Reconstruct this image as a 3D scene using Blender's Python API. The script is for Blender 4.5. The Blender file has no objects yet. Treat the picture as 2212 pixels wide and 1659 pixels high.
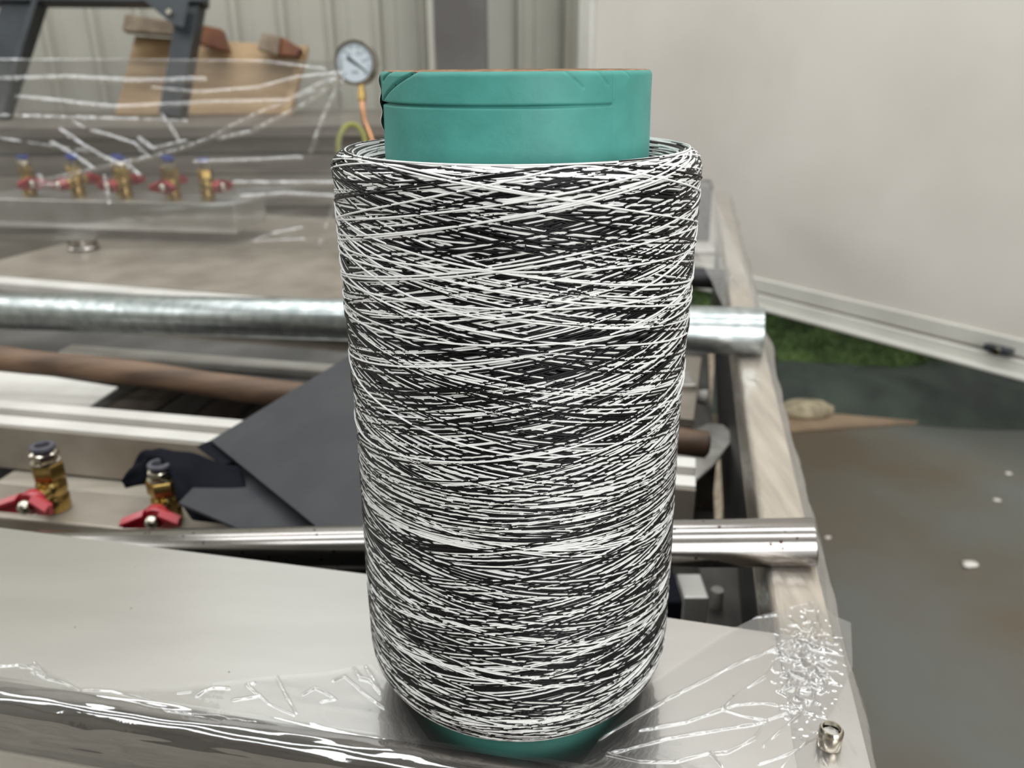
import bpy, bmesh, math, random
import numpy as np
from mathutils import Vector, noise
random.seed(7); rng = np.random.default_rng(11)
S = bpy.context.scene
COL = S.collection

# ------------------------------------------------------------------ camera
Z0 = 0.70                       # plate top above the floor
F_PX, CX, CY = 1770.0, 1106.0, 829.5
TILT = math.radians(21.3); ROLL = math.radians(0.355)
EYE = Vector((0, -0.42, Z0 + 0.376))
FW = Vector((0, math.cos(TILT), -math.sin(TILT)))
U0 = Vector((0, math.sin(TILT), math.cos(TILT))); X0 = Vector((1, 0, 0))
RT = X0*math.cos(ROLL) - U0*math.sin(ROLL)
UP = U0*math.cos(ROLL) + X0*math.sin(ROLL)
cam = bpy.data.cameras.new('camera'); camo = bpy.data.objects.new('camera', cam); COL.objects.link(camo)
cam.sensor_width = 36; cam.lens = F_PX/2212*36; cam.clip_start = 0.02; cam.clip_end = 60
from mathutils import Matrix
M3 = Matrix((RT, UP, -FW)).transposed()
camo.matrix_world = Matrix.Translation(EYE) @ M3.to_4x4()
cam.dof.use_dof = True; cam.dof.focus_distance = 0.385; cam.dof.aperture_fstop = 9.5
S.camera = camo
S.view_settings.view_transform = 'Standard'; S.view_settings.look = 'None'
S.view_settings.gamma = 1; S.view_settings.use_curve_mapping = False
S.view_settings.exposure = 0.2
S.cycles.max_bounces = 10; S.cycles.transparent_max_bounces = 16; S.cycles.caustics_reflective = False; S.cycles.caustics_refractive = False
S.cycles.sample_clamp_indirect = 6

# world: daylight outside the hall
w = bpy.data.worlds.new('world'); S.world = w; w.use_nodes = True
w.node_tree.nodes['Background'].inputs[0].default_value = (0.80, 0.86, 0.93, 1)
w.node_tree.nodes['Background'].inputs[1].default_value = 0.55

def area(name, loc, rot, sx, sy, power, col=(1, 1, 1)):
    l = bpy.data.lights.new(name, 'AREA'); l.shape = 'RECTANGLE'; l.size = sx; l.size_y = sy
    l.energy = power; l.color = col
    o = bpy.data.objects.new(name, l); COL.objects.link(o); o.location = loc
    o.rotation_euler = [math.radians(a) for a in rot]; return o
# roof lights (translucent strips in the roof) and an added fill light behind the camera, no door there
for y in (-1.9, 0.55, 2.6):
    area('roof_light', (0.3, y, 4.9), (0, 0, 0), 8.6, 0.75, 120, (0.95, 0.98, 1))
area('added_fill_behind_camera', (2.6, -4.9, 2.0), (90, 0, 0), 4.0, 3.6, 230, (0.98, 0.99, 1.0))
# high window band in the back wall, right half
area('window_daylight', (0.95, 3.55, 3.45), (-90, 0, 0), 5.6, 2.2, 17.5, (0.88, 0.94, 1.0))
# window in the left wall
area('window_daylight', (-4.9, 1.0, 3.0), (0, -90, 0), 1.6, 5.0, 50, (0.97, 0.99, 1.0))

# ------------------------------------------------------------------ helpers
def ray(px, py): return FW*F_PX + RT*(px-CX) + UP*(CY-py)
def W(px, py, z):                     # point where the view ray meets the level z (relative to the plate)
    r = ray(px, py); t = (Z0+z-EYE.z)/r.z; return EYE + r*t
def WD(px, py, d): return EYE + ray(px, py)*(d/F_PX)
def proj(p):
    d = p-EYE; k = d.dot(FW); return CX + F_PX*d.dot(RT)/k, CY - F_PX*d.dot(UP)/k
YAW = math.radians(12)
TU = Vector((math.cos(YAW), -math.sin(YAW), 0)); TV = Vector((math.sin(YAW), math.cos(YAW), 0)); ZZ = Vector((0, 0, 1))
def T(u, v, z): return TU*u + TV*v + ZZ*(Z0+z)
def uv(px, py, z):
    p = W(px, py, z); return p.dot(TU), p.dot(TV)
def lin(c): return tuple(((x/12.92) if x <= 0.04045 else ((x+0.055)/1.055)**2.4) for x in c)
def rgb(r, g, b): return lin((r/255, g/255, b/255))+(1,)

def mat(name, col, rough=0.5, metal=0.0, spec=0.5, noise_amt=0.0, noise_scale=20, col2=None, bump=0.0,
        bump_scale=60, stretch=(1, 1, 1), coat=0.0, rough_var=0.0, thr=(0.35, 0.65), detail=4, aniso=0):
    m = bpy.data.materials.new(name); m.use_nodes = True; nt = m.node_tree; b = nt.nodes['Principled BSDF']
    b.inputs['Base Color'].default_value = col; b.inputs['Roughness'].default_value = rough
    b.inputs['Metallic'].default_value = metal; b.inputs['Specular IOR Level'].default_value = spec
    b.inputs['Coat Weight'].default_value = coat; b.inputs['Coat Roughness'].default_value = 0.12
    if aniso: b.inputs['Anisotropic'].default_value = aniso
    tc = nt.nodes.new('ShaderNodeTexCoord'); mp = nt.nodes.new('ShaderNodeMapping'); mp.inputs['Scale'].default_value = stretch
    nt.links.new(tc.outputs['Object'], mp.inputs[0])
    if col2 is not None:
        n = nt.nodes.new('ShaderNodeTexNoise'); n.inputs['Scale'].default_value = noise_scale; n.inputs['Detail'].default_value = detail
        nt.links.new(mp.outputs[0], n.inputs[0])
        cr = nt.nodes.new('ShaderNodeValToRGB'); cr.color_ramp.elements[0].position = thr[0]; cr.color_ramp.elements[1].position = thr[1]
        cr.color_ramp.elements[0].color = col; cr.color_ramp.elements[1].color = col2
        nt.links.new(n.outputs[0], cr.inputs[0]); nt.links.new(cr.outputs[0], b.inputs['Base Color'])
        if rough_var:
            mr = nt.nodes.new('ShaderNodeMapRange'); mr.inputs[3].default_value = rough-rough_var; mr.inputs[4].default_value = rough+rough_var
            nt.links.new(n.outputs[0], mr.inputs[0]); nt.links.new(mr.outputs[0], b.inputs['Roughness'])
    if bump:
        n2 = nt.nodes.new('ShaderNodeTexNoise'); n2.inputs['Scale'].default_value = bump_scale; n2.inputs['Detail'].default_value = 5
        nt.links.new(mp.outputs[0], n2.inputs[0])
        bp = nt.nodes.new('ShaderNodeBump'); bp.inputs['Strength'].default_value = bump; bp.inputs['Distance'].default_value = 0.002
        nt.links.new(n2.outputs[0], bp.inputs['Height']); nt.links.new(bp.outputs[0], b.inputs['Normal'])
    return m

def add_specks(m, dark, scale, thr, mix=0.7, gate=0.53):
    nt = m.node_tree; b = nt.nodes['Principled BSDF']
    tc = nt.nodes.new('ShaderNodeTexCoord'); v = nt.nodes.new('ShaderNodeTexVoronoi'); v.inputs['Scale'].default_value = scale
    nz = nt.nodes.new('ShaderNodeTexNoise'); nz.inputs['Scale'].default_value = scale*0.35
    nt.links.new(tc.outputs['Object'], v.inputs[0]); nt.links.new(tc.outputs['Object'], nz.inputs[0])
    a = nt.nodes.new('ShaderNodeMath'); a.operation = 'LESS_THAN'; a.inputs[1].default_value = thr
    nt.links.new(v.outputs['Distance'], a.inputs[0])
    g = nt.nodes.new('ShaderNodeMath'); g.operation = 'GREATER_THAN'; g.inputs[1].default_value = gate
    nt.links.new(nz.outputs[0], g.inputs[0])
    mu = nt.nodes.new('ShaderNodeMath'); mu.operation = 'MULTIPLY'; nt.links.new(a.outputs[0], mu.inputs[0]); nt.links.new(g.outputs[0], mu.inputs[1])
    m2 = nt.nodes.new('ShaderNodeMath'); m2.operation = 'MULTIPLY'; m2.inputs[1].default_value = mix; nt.links.new(mu.outputs[0], m2.inputs[0])
    mx = nt.nodes.new('ShaderNodeMixRGB'); mx.inputs[2].default_value = dark
    nt.links.new(m2.outputs[0], mx.inputs[0])
    old = b.inputs['Base Color'].links
    if old: nt.links.new(old[0].from_socket, mx.inputs[1])
    else: mx.inputs[1].default_value = b.inputs['Base Color'].default_value
    nt.links.new(mx.outputs[0], b.inputs['Base Color'])

def film_mat(name, haze=0.08, gloss=0.10, rough=0.06, tint=(0.93, 0.92, 0.90, 1), hazecol=(0.8, 0.79, 0.77, 1), bump=0.25, bscale=25, stretch=(1,1,1)):
    m = bpy.data.materials.new(name); m.use_nodes = True; nt = m.node_tree; nt.nodes.clear()
    out = nt.nodes.new('ShaderNodeOutputMaterial')
    tr = nt.nodes.new('ShaderNodeBsdfTransparent'); tr.inputs[0].default_value = tint
    gl = nt.nodes.new('ShaderNodeBsdfGlossy'); gl.inputs['Roughness'].default_value = rough
    df = nt.nodes.new('ShaderNodeBsdfDiffuse'); df.inputs[0].default_value = hazecol
    fr = nt.nodes.new('ShaderNodeLayerWeight'); fr.inputs['Blend'].default_value = 0.5
    tc = nt.nodes.new('ShaderNodeTexCoord'); mp = nt.nodes.new('ShaderNodeMapping'); mp.inputs['Scale'].default_value = stretch
    n = nt.nodes.new('ShaderNodeTexNoise'); n.inputs['Scale'].default_value = bscale; n.inputs['Detail'].default_value = 3
    bp = nt.nodes.new('ShaderNodeBump'); bp.inputs['Strength'].default_value = bump; bp.inputs['Distance'].default_value = 0.004
    nt.links.new(tc.outputs['Object'], mp.inputs[0]); nt.links.new(mp.outputs[0], n.inputs[0]); nt.links.new(n.outputs[0], bp.inputs['Height'])
    for q in (gl, fr): nt.links.new(bp.outputs[0], q.inputs['Normal'])
    # two-sided sheet reflectance: base + rise towards grazing
    pw = nt.nodes.new('ShaderNodeMath'); pw.operation = 'POWER'; pw.inputs[1].default_value = 4.0
    nt.links.new(fr.outputs['Facing'], pw.inputs[0])
    ad = nt.nodes.new('ShaderNodeMath'); ad.operation = 'MULTIPLY_ADD'; ad.inputs[1].default_value = 0.75; ad.inputs[2].default_value = gloss; ad.use_clamp = True
    nt.links.new(pw.outputs[0], ad.inputs[0])
    m1 = nt.nodes.new('ShaderNodeMixShader'); m1.inputs[0].default_value = haze
    nt.links.new(tr.outputs[0], m1.inputs[1]); nt.links.new(df.outputs[0], m1.inputs[2])
    m2 = nt.nodes.new('ShaderNodeMixShader'); nt.links.new(ad.outputs[0], m2.inputs[0])
    nt.links.new(m1.outputs[0], m2.inputs[1]); nt.links.new(gl.outputs[0], m2.inputs[2])
    nt.links.new(m2.outputs[0], out.inputs[0]); return m

def tag(o, label=None, cat=None, group=None, kind=None):
    for k, v in (('label', label), ('category', cat), ('group', group), ('kind', kind)):
        if v: o[k] = v
    return o
def empty(name, loc, label, cat, group=None):
    o = bpy.data.objects.new(name, None); o.empty_display_size = 0.02; COL.objects.link(o); o.location = loc
    return tag(o, label, cat, group)
def link(name, me, m, parent=None, origin=None, smooth=False):
    """mesh in world coordinates -> object whose origin sits at the thing's base (or its parent's origin)"""
    if isinstance(me, bmesh.types.BMesh):
        bm = me; bmesh.ops.recalc_face_normals(bm, faces=bm.faces)
        me = bpy.data.meshes.new(name); bm.to_mesh(me); bm.free()
    n = len(me.vertices); co = np.empty(n*3, np.float32); me.vertices.foreach_get('co', co); co = co.reshape(-1, 3)
    if origin is None:
        mn, mx = co.min(0), co.max(0); origin = Vector(((mn[0]+mx[0])/2, (mn[1]+mx[1])/2, mn[2]))
    me.vertices.foreach_set('co', (co-np.array(origin, np.float32)).ravel().astype(np.float32))
    if smooth is True: me.polygons.foreach_set('use_smooth', [True]*len(me.polygons))
    for k in (m if isinstance(m, (list, tuple)) else [m]): me.materials.append(k)
    me.update()
    o = bpy.data.objects.new(name, me); COL.objects.link(o)
    if parent is not None:
        pl = world_loc(parent); o.parent = parent; o.location = Vector(origin)-pl
    else: o.location = origin
    return o
def world_loc(o):
    l = Vector(o.location)
    while o.parent: o = o.parent; l = l+Vector(o.location)
    return l
def auto_smooth(o, ang=35):
    me = o.data
    me.polygons.foreach_set('use_smooth', [True]*len(me.polygons))
    bm = bmesh.new(); bm.from_mesh(me)
    for e in bm.edges:
        if len(e.link_faces) == 2 and e.calc_face_angle(0) > math.radians(ang): e.smooth = False
    bm.to_mesh(me); bm.free(); return o
def box8(bm, pts):
    """pts: 4 bottom corners then 4 top corners, same order"""
    v = [bm.verts.new(p) for p in pts]
    for f in ((3, 2, 1, 0), (4, 5, 6, 7), (0, 1, 5, 4), (1, 2, 6, 5), (2, 3, 7, 6), (3, 0, 4, 7)): bm.faces.new([v[i] for i in f])
    return v
def tbox(bm, u0, u1, v0, v1, z0, z1):
    return box8(bm, [T(u0, v0, z0), T(u1, v0, z0), T(u1, v1, z0), T(u0, v1, z0), T(u0, v0, z1), T(u1, v0, z1), T(u1, v1, z1), T(u0, v1, z1)])
def bevel(bm, w, seg=2):
    bmesh.ops.recalc_face_normals(bm, faces=bm.faces)
    ed = [e for e in bm.edges if len(e.link_faces) == 2 and e.calc_face_angle(0) > 0.5]
    bmesh.ops.bevel(bm, geom=ed, offset=w, segments=seg, profile=0.5, affect='EDGES', clamp_overlap=True)
def tube(bm, pts, radii, n=12, caps=True, frame=None):
    pts = [Vector(p) for p in pts]
    if not isinstance(radii, (list, tuple)): radii = [radii]*len(pts)
    rings = []; up = None
    for i, p in enumerate(pts):
        d = (pts[min(i+1, len(pts)-1)]-pts[max(i-1, 0)]).normalized()
        if d.length < 1e-6: d = ZZ.copy()
        if up is None: up = d.orthogonal().normalized() if frame is None else Vector(frame)
        a = d.cross(up); 
        if a.length < 1e-5: a = d.orthogonal()
        a.normalize(); b = a.cross(d).normalized(); up = b
        rings.append([bm.verts.new(p + (a*math.cos(t)+b*math.sin(t))*radii[i]) for t in [2*math.pi*k/n for k in range(n)]])
    for r1, r2 in zip(rings, rings[1:]):
        for k in range(n): bm.faces.new((r1[k], r1[(k+1) % n], r2[(k+1) % n], r2[k]))
    if caps: bm.faces.new(rings[0][::-1]); bm.faces.new(rings[-1])
    return rings
def hollow(bm, p0, p1, r, wall, n=48, mid=0):
    """open tube with real wall thickness"""
    p0, p1 = Vector(p0), Vector(p1); d = (p1-p0).normalized(); a = d.orthogonal().normalized(); b = d.cross(a)
    e = 0.0015
    prof = [(p0+d*e, r), (p1-d*e, r), (p1, r-e*0.7), (p1, r-wall), (p0, r-wall), (p0, r-e*0.7)]
    rings = [[bm.verts.new(q+(a*math.cos(t)+b*math.sin(t))*rr) for t in [2*math.pi*k/n for k in range(n)]] for q, rr in prof]
    for i in range(len(rings)):
        r1, r2 = rings[i], rings[(i+1) % len(rings)]
        for k in range(n): bm.faces.new((r1[k], r1[(k+1) % n], r2[(k+1) % n], r2[k]))
def lathe(bm, prof, n=32, c=(0, 0, 0), axis='z', close=False):
    """prof: (radius, height) pairs"""
    c = Vector(c); rings = []
    for r, h in prof:
        ring = []
        for k in range(n):
            t = 2*math.pi*k/n; x, y = r*math.cos(t), r*math.sin(t)
            ring.append(bm.verts.new(c+(Vector((x, y, h)) if axis == 'z' else Vector((x, h, y)))))
        rings.append(ring)
    for r1, r2 in zip(rings, rings[1:]):
        for k in range(n): bm.faces.new((r1[k], r1[(k+1) % n], r2[(k+1) % n], r2[k]))
    if prof[0][0] > 1e-5: bm.faces.new(rings[0][::-1])
    if prof[-1][0] > 1e-5: bm.faces.new(rings[-1])
    bmesh.ops.remove_doubles(bm, verts=bm.verts, dist=1e-6)
def slab(bm, top, thick, normal=None):
    """polygon given by its top corners, thickened along its normal"""
    top = [Vector(p) for p in top]
    n = normal or (top[1]-top[0]).cross(top[2]-top[0]).normalized()
    if normal is None and n.z < 0: n = -n
    t = [bm.verts.new(p) for p in top]; b = [bm.verts.new(p-n*thick) for p in top]
    bm.faces.new(t); bm.faces.new(b[::-1])
    for i in range(len(t)): j = (i+1) % len(t); bm.faces.new((t[i], b[i], b[j], t[j]))
def np_mesh(name, verts, quads, matidx=None, smooth=True):
    me = bpy.data.meshes.new(name); verts = np.asarray(verts, np.float32); quads = np.asarray(quads, np.int32)
    me.vertices.add(len(verts)); me.vertices.foreach_set('co', verts.ravel())
    me.loops.add(quads.size); me.loops.foreach_set('vertex_index', quads.ravel())
    me.polygons.add(len(quads)); me.polygons.foreach_set('loop_start', np.arange(0, quads.size, quads.shape[1], dtype=np.int32))
    if matidx is not None: me.polygons.foreach_set('material_index', matidx.astype(np.int32))
    if smooth: me.polygons.foreach_set('use_smooth', np.ones(len(quads), bool))
    me.update(calc_edges=True); return me
def inside(poly, x, y):
    c = False; n = len(poly)
    for i in range(n):
        x1, y1 = poly[i]; x2, y2 = poly[i-1]
        if (y1 > y) != (y2 > y) and x < (x2-x1)*(y-y1)/(y2-y1)+x1: c = not c
    return c
def seg_dist(P, a, b):
    a = np.array(a); b = np.array(b); d = b-a; t = np.clip(((P-a)@d)/max(d@d, 1e-12), 0, 1)
    return np.linalg.norm(P-(a+t[:, None]*d), axis=1)

# ------------------------------------------------------------------ materials
M = {}
M['steel_plate'] = mat('brushed_steel', rgb(206, 203, 199), 0.30, 1, noise_scale=6, col2=rgb(200, 197, 193), bump=0.012, bump_scale=500, stretch=(1, 5, 1))
M['fold_dark_refl'] = mat('folded_steel_painted_dark_reflection', rgb(100, 95, 90), 0.36, 1, noise_scale=8, col2=rgb(78, 72, 67), stretch=(1, 9, 9))  # edge of the same plate; its dark reflection is put into the base colour
add_specks(M['steel_plate'], rgb(90, 80, 70), 60, 0.045, 0.7)
M['pol_steel'] = mat('polished_steel', rgb(158, 155, 152), 0.20, 1, noise_scale=25, col2=rgb(165, 160, 156), rough_var=0.06, bump=0.05, bump_scale=30)
add_specks(M['pol_steel'], rgb(70, 52, 42), 120, 0.17, 0.9, 0.5)
M['galv'] = mat('galvanised_zinc', rgb(196, 202, 202), 0.30, 0.95, noise_scale=60, col2=rgb(158, 166, 166), rough_var=0.08, bump=0.06, bump_scale=90)
M['alu'] = mat('aluminium', rgb(205, 204, 200), 0.36, 0.9, noise_scale=12, col2=rgb(188, 184, 178), bump=0.02)
M['alu_dull'] = mat('dull_aluminium', rgb(172, 164, 152), 0.42, 0.55, noise_scale=10, col2=rgb(150, 140, 128))
M['alu_white'] = mat('bright_aluminium_edge', rgb(225, 222, 216), 0.4, 0.25, noise_scale=8, col2=rgb(205, 202, 196))
M['beige'] = mat('dusty_beige_board', rgb(176, 168, 154), 0.5, 0.0, noise_scale=9, col2=rgb(152, 144, 132), bump=0.05, stretch=(0.8, 8, 1))
M['dark_steel'] = mat('dark_grey_steel', rgb(78, 78, 80), 0.42, 0.6, noise_scale=8, col2=rgb(58, 58, 62))
M['mid_steel'] = mat('mid_grey_steel', rgb(118, 116, 114), 0.4, 0.6, noise_scale=8, col2=rgb(86, 85, 84))
M['grey_board'] = mat('grey_brown_board', rgb(128, 120, 110), 0.5, 0.0, noise_scale=5, col2=rgb(104, 97, 90), stretch=(1, 1, 6))
M['grey_board2'] = mat('pale_grey_board', rgb(150, 144, 134), 0.45, 0.0, noise_scale=5, col2=rgb(128, 121, 112), stretch=(1, 1, 6))
M['black_sheet'] = mat('black_rubber_sheet', rgb(48, 49, 54), 0.47, 0.0, spec=0.35, noise_scale=14, col2=rgb(60, 60, 62), bump=0.1, bump_scale=200, thr=(0.4, 0.75))
add_specks(M['black_sheet'], rgb(120, 96, 78), 90, 0.07, 0.55)
M['cloth'] = mat('black_cloth', rgb(18, 20, 27), 0.9, spec=0.12, bump=0.3, bump_scale=300)
M['rod'] = mat('brown_wood_rod', rgb(112, 88, 68), 0.6, noise_scale=12, col2=rgb(72, 54, 40), stretch=(0.6, 4, 4), bump=0.2)
M['rail'] = mat('cream_painted_rail', rgb(205, 191, 170), 0.4, 0.0, noise_scale=14, col2=rgb(168, 152, 132), stretch=(6, 0.5, 6), coat=0.5)
M['wood'] = mat('bare_timber', rgb(140, 116, 88), 0.7, noise_scale=14, col2=rgb(112, 90, 66), stretch=(6, 1, 1), bump=0.2)
M['ply'] = mat('plywood', rgb(178, 150, 112), 0.65, noise_scale=6, col2=rgb(150, 122, 88), stretch=(1, 1, 5))
M['rust_wood'] = mat('red_brown_timber', rgb(122, 74, 44), 0.65, noise_scale=16, col2=rgb(88, 50, 30))
M['grey_wood'] = mat('weathered_timber', rgb(138, 124, 104), 0.7, noise_scale=16, col2=rgb(104, 88, 72))
M['slat'] = mat('pallet_board', rgb(104, 94, 84), 0.55, noise_scale=8, col2=rgb(78, 68, 60), stretch=(5, 1, 5), bump=0.2)
M['slat2'] = mat('pallet_board_grey', rgb(92, 90, 86), 0.4, noise_scale=8, col2=rgb(70, 66, 62), stretch=(5, 1, 5))
M['black_metal'] = mat('black_painted_steel', rgb(38, 42, 46), 0.4, 0.2, noise_scale=10, col2=rgb(52, 58, 62))
M['brass'] = mat('brass', rgb(186, 160, 100), 0.26, 1, noise_scale=30, col2=rgb(158, 130, 76), rough_var=0.08, bump=0.1)
M['nickel'] = mat('nickel', rgb(200, 192, 178), 0.18, 1)
M['red'] = mat('red_painted_metal', rgb(160, 20, 38), 0.32, 0.0, coat=0.5)
M['blue'] = mat('blue_plastic', rgb(52, 68, 150), 0.35)
M['dark_plastic'] = mat('dark_grey_plastic', rgb(72, 72, 80), 0.35)
M['hole'] = mat('dark_bore', rgb(16, 15, 16), 0.7)
M['copper'] = mat('copper_tube', rgb(214, 160, 122), 0.28, 0.9)
M['olive'] = mat('yellow_green_cable', rgb(158, 158, 82), 0.4)
M['dial'] = mat('dial_face', rgb(196, 206, 212), 0.35)
M['dial_ink'] = mat('dial_ink', rgb(70, 78, 84), 0.5)
M['needle'] = mat('dark_needle', rgb(46, 50, 54), 0.5)
M['white_knit'] = mat('off_white_cloth', rgb(196, 192, 184), 0.85, noise_scale=30, col2=rgb(160, 156, 148), bump=0.3)
M['stone'] = mat('pale_dusty_leather', rgb(180, 168, 140), 0.8, noise_scale=25, col2=rgb(128, 118, 96), bump=0.4)
M['cardboard'] = mat('brown_cardboard', rgb(150, 128, 104), 0.7, noise_scale=8, col2=rgb(132, 112, 90))
M['paper'] = mat('white_paper', rgb(214, 208, 200), 0.6)
M['tarp'] = mat('dark_green_cloth', rgb(56, 66, 56), 0.75, noise_scale=6, col2=rgb(34, 40, 36), bump=0.4, bump_scale=30)
M['turf'] = mat('green_turf_pile', rgb(84, 106, 54), 0.9, noise_scale=7, col2=rgb(38, 54, 26))
M['white_panel'] = mat('white_panel_face', rgb(215, 210, 202), 0.32, 0.0, noise_scale=1.6, col2=rgb(203, 196, 187), thr=(0.4, 0.7))
M['panel_frame'] = mat('white_frame_profile', rgb(214, 212, 204), 0.35, 0.1, noise_scale=5, col2=rgb(200, 198, 190))
M['clad'] = mat('pale_grey_green_cladding', rgb(178, 176, 164), 0.45, 0.0, noise_scale=2, col2=rgb(166, 163, 152))
M['column'] = mat('dark_grey_column_paint', rgb(98, 98, 94), 0.45, 0.1, noise_scale=4, col2=rgb(84, 80, 78))
M['rear_paint'] = mat('grey_rear_wall', rgb(120, 118, 112), 0.7)
M['plaster'] = mat('painted_hall_wall', rgb(190, 188, 180), 0.7)
# floor: damp polished concrete with brown stains
fm = mat('stained_concrete_floor', rgb(98, 99, 94), 0.34, 0, noise_scale=1.7, col2=rgb(94, 84, 70), thr=(0.40, 0.60), rough_var=0.12, bump=0.15, bump_scale=8, detail=6)
add_specks(fm, rgb(190, 184, 170), 3.2, 0.06, 0.6)
M['floor'] = fm
M['film_back'] = film_mat('stretch_film', haze=0.09, gloss=0.25, rough=0.08, hazecol=(.6,.59,.57,1), tint=(.96,.955,.95,1), bump=0.3, bscale=5, stretch=(1, 1, 3.5))
M['film_top'] = film_mat('crinkled_film', haze=0.04, gloss=0.24, rough=0.05, tint=(.975,.972,.97,1), bump=0.06, bscale=60)
M['film_rail'] = film_mat('tight_film', haze=0.12, gloss=0.13, rough=0.14, tint=(.96,.95,.94,1), bump=0.4, bscale=30, stretch=(4, 0.5, 4))

# ------------------------------------------------------------------ room shell
def plane_box(name, x0, x1, y0, y1, z0, z1, m, kind='structure', parent=None):
    bm = bmesh.new()
    box8(bm, [Vector(p) for p in ((x0, y0, z0), (x1, y0, z0), (x1, y1, z0), (x0, y1, z0), (x0, y0, z1), (x1, y0, z1), (x1, y1, z1), (x0, y1, z1))])
    o = link(name, bm, m, parent)
    if parent is None and kind: o['kind'] = kind
    return o
plane_box('floor', -5, 5, -5, 5, -0.05, 0, M['floor'])
WALL_Y = 3.75
wall = plane_box('wall_back', -5, 5, WALL_Y+0.06, WALL_Y+0.2, 0, 5, M['clad'])
plane_box('wall_left', -5.1, -5, -5, 5, 0, 5, M['plaster'])
plane_box('wall_right', 5, 5.1, -5, 5, 0, 5, M['plaster'])
plane_box('wall_rear', -5, 5, -5.1, -5, 0, 5, M['rear_paint'])
plane_box('ceiling', -5, 5, -5, 5, 5.0, 5.1, M['plaster'])
# corrugated cladding sheets, each with its raised rib at the left side
def clad_mesh(pitch):
    prof = [(0, 0), (0.012, 0.0), (0.024, -0.028), (0.044, -0.028), (0.056, 0.0), (0.10, 0.0), (0.105, -0.004), (0.115, -0.004), (0.12, 0), (pitch-0.002, 0), (pitch-0.002, 0.02), (0, 0.02)]
    bm = bmesh.new(); lo = [bm.verts.new((x, y, 0)) for x, y in prof]; hi = [bm.verts.new((x, y, 4.9)) for x, y in prof]
    n = len(prof); bm.faces.new(lo); bm.faces.new(hi[::-1])
    for i in range(n): bm.faces.new((lo[i], lo[(i+1) % n], hi[(i+1) % n], hi[i]))
    bmesh.ops.recalc_face_normals(bm, faces=bm.faces)
    me = bpy.data.meshes.new('cladding_sheet'); bm.to_mesh(me); bm.free(); me.materials.append(M['clad']); return me
PITCH = 0.222; cm = clad_mesh(PITCH)
xr = WD(815, 60, 3.85).x
for k in range(-17, 8):
    o = bpy.data.objects.new('cladding_sheet', cm); COL.objects.link(o); o.parent = wall
    o.location = Vector((xr-0.03+k*PITCH, WALL_Y+0.035, 0.02))-wall.location
# dark column with lighter flanges
xa, xb = WD(946, 60, 3.7).x, WD(1052, 60, 3.7).x
bm = bmesh.new()
for (x0, x1, y0, y1) in ((xa, xb, 3.42, 3.435), (xa+0.04, xb-0.045, 3.435, 3.66), (xa, xb, 3.66, 3.69)):
    box8(bm, [Vector(p) for p in ((x0, y0, 0), (x1, y0, 0), (x1, y1, 0), (x0, y1, 0), (x0, y0, 4.95), (x1, y0, 4.95), (x1, y1, 4.95), (x0, y1, 4.95))])
c = link('steel_column', bm, M['column']); c['kind'] = 'structure'; c.name = 'trim_1'
bm = bmesh.new()
box8(bm, [Vector(p) for p in ((xa-0.03, 3.43, 0), (xa-0.001, 3.43, 0), (xa-0.001, 3.46, 0), (xa-0.03, 3.46, 0), (xa-0.03, 3.43, 4.9), (xa-0.001, 3.43, 4.9), (xa-0.001, 3.46, 4.9), (xa-0.03, 3.46, 4.9))])
link('flange', bm, M['clad'], c)

# ------------------------------------------------------------------ large white framed panel on the right
pA = W(1250, 555, -0.40); pB = W(2212, 808, -0.40)
pd = (pB-pA); pd.z = 0; pd.normalize(); pn = Vector((-pd.y, pd.x, 0))
if pn.y < 0: pn = -pn
L0, L1 = -0.02, 3.3
root = empty('framed_panel', pA, 'large white flat panel in an aluminium frame standing behind the green heap', 'panel')
def pbox(name, a0, a1, n0, n1, z0, z1, m, parent, bv=0.0):
    bm = bmesh.new(); zb = Z0-0.40
    c = [(a0, n0), (a1, n0), (a1, n1), (a0, n1)]
    box8(bm, [pA+pd*a+pn*q+ZZ*(z0) for a, q in c]+[pA+pd*a+pn*q+ZZ*(z1) for a, q in c])
    if bv: bevel(bm, bv, 2)
    return link(name, bm, m, parent)
pbox('panel_face', 0.05, L1, 0.01, 0.03, 0.07, 3.0, M['white_panel'], root)
pbox('bottom_rail', L0, L1, -0.012, 0.04, 0.0, 0.036, M['panel_frame'], root, 0.004)
pbox('track_rail', L0, L1, 0.0, 0.035, 0.043, 0.088, M['panel_frame'], root, 0.003)
pbox('rail_web', L0, L1, 0.008, 0.03, 0.035, 0.044, M['grey_board2'], root)
pbox('lower_flange', L0+0.8, L1, -0.05, -0.013, -0.004, 0.006, M['panel_frame'], root, 0.003)
pbox('side_rail', L0, 0.055, -0.015, 0.04, 0.078, 3.0, M['panel_frame'], root, 0.006)
# roller bracket on the bottom rail
tb = (W(2160, 790, -0.40)-pA).dot(pd)
bmk = pbox('roller_bracket', tb-0.035, tb+0.035, -0.03, -0.0005, 0.046, 0.062, M['black_metal'], root, 0.003)
bm = bmesh.new(); q = pA+pd*(tb+0.005)-pn*0.032+ZZ*0.054; tube(bm, [q, q-pn*0.012], 0.010, 12); link('bolt', bm, M['nickel'], bmk)

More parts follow.
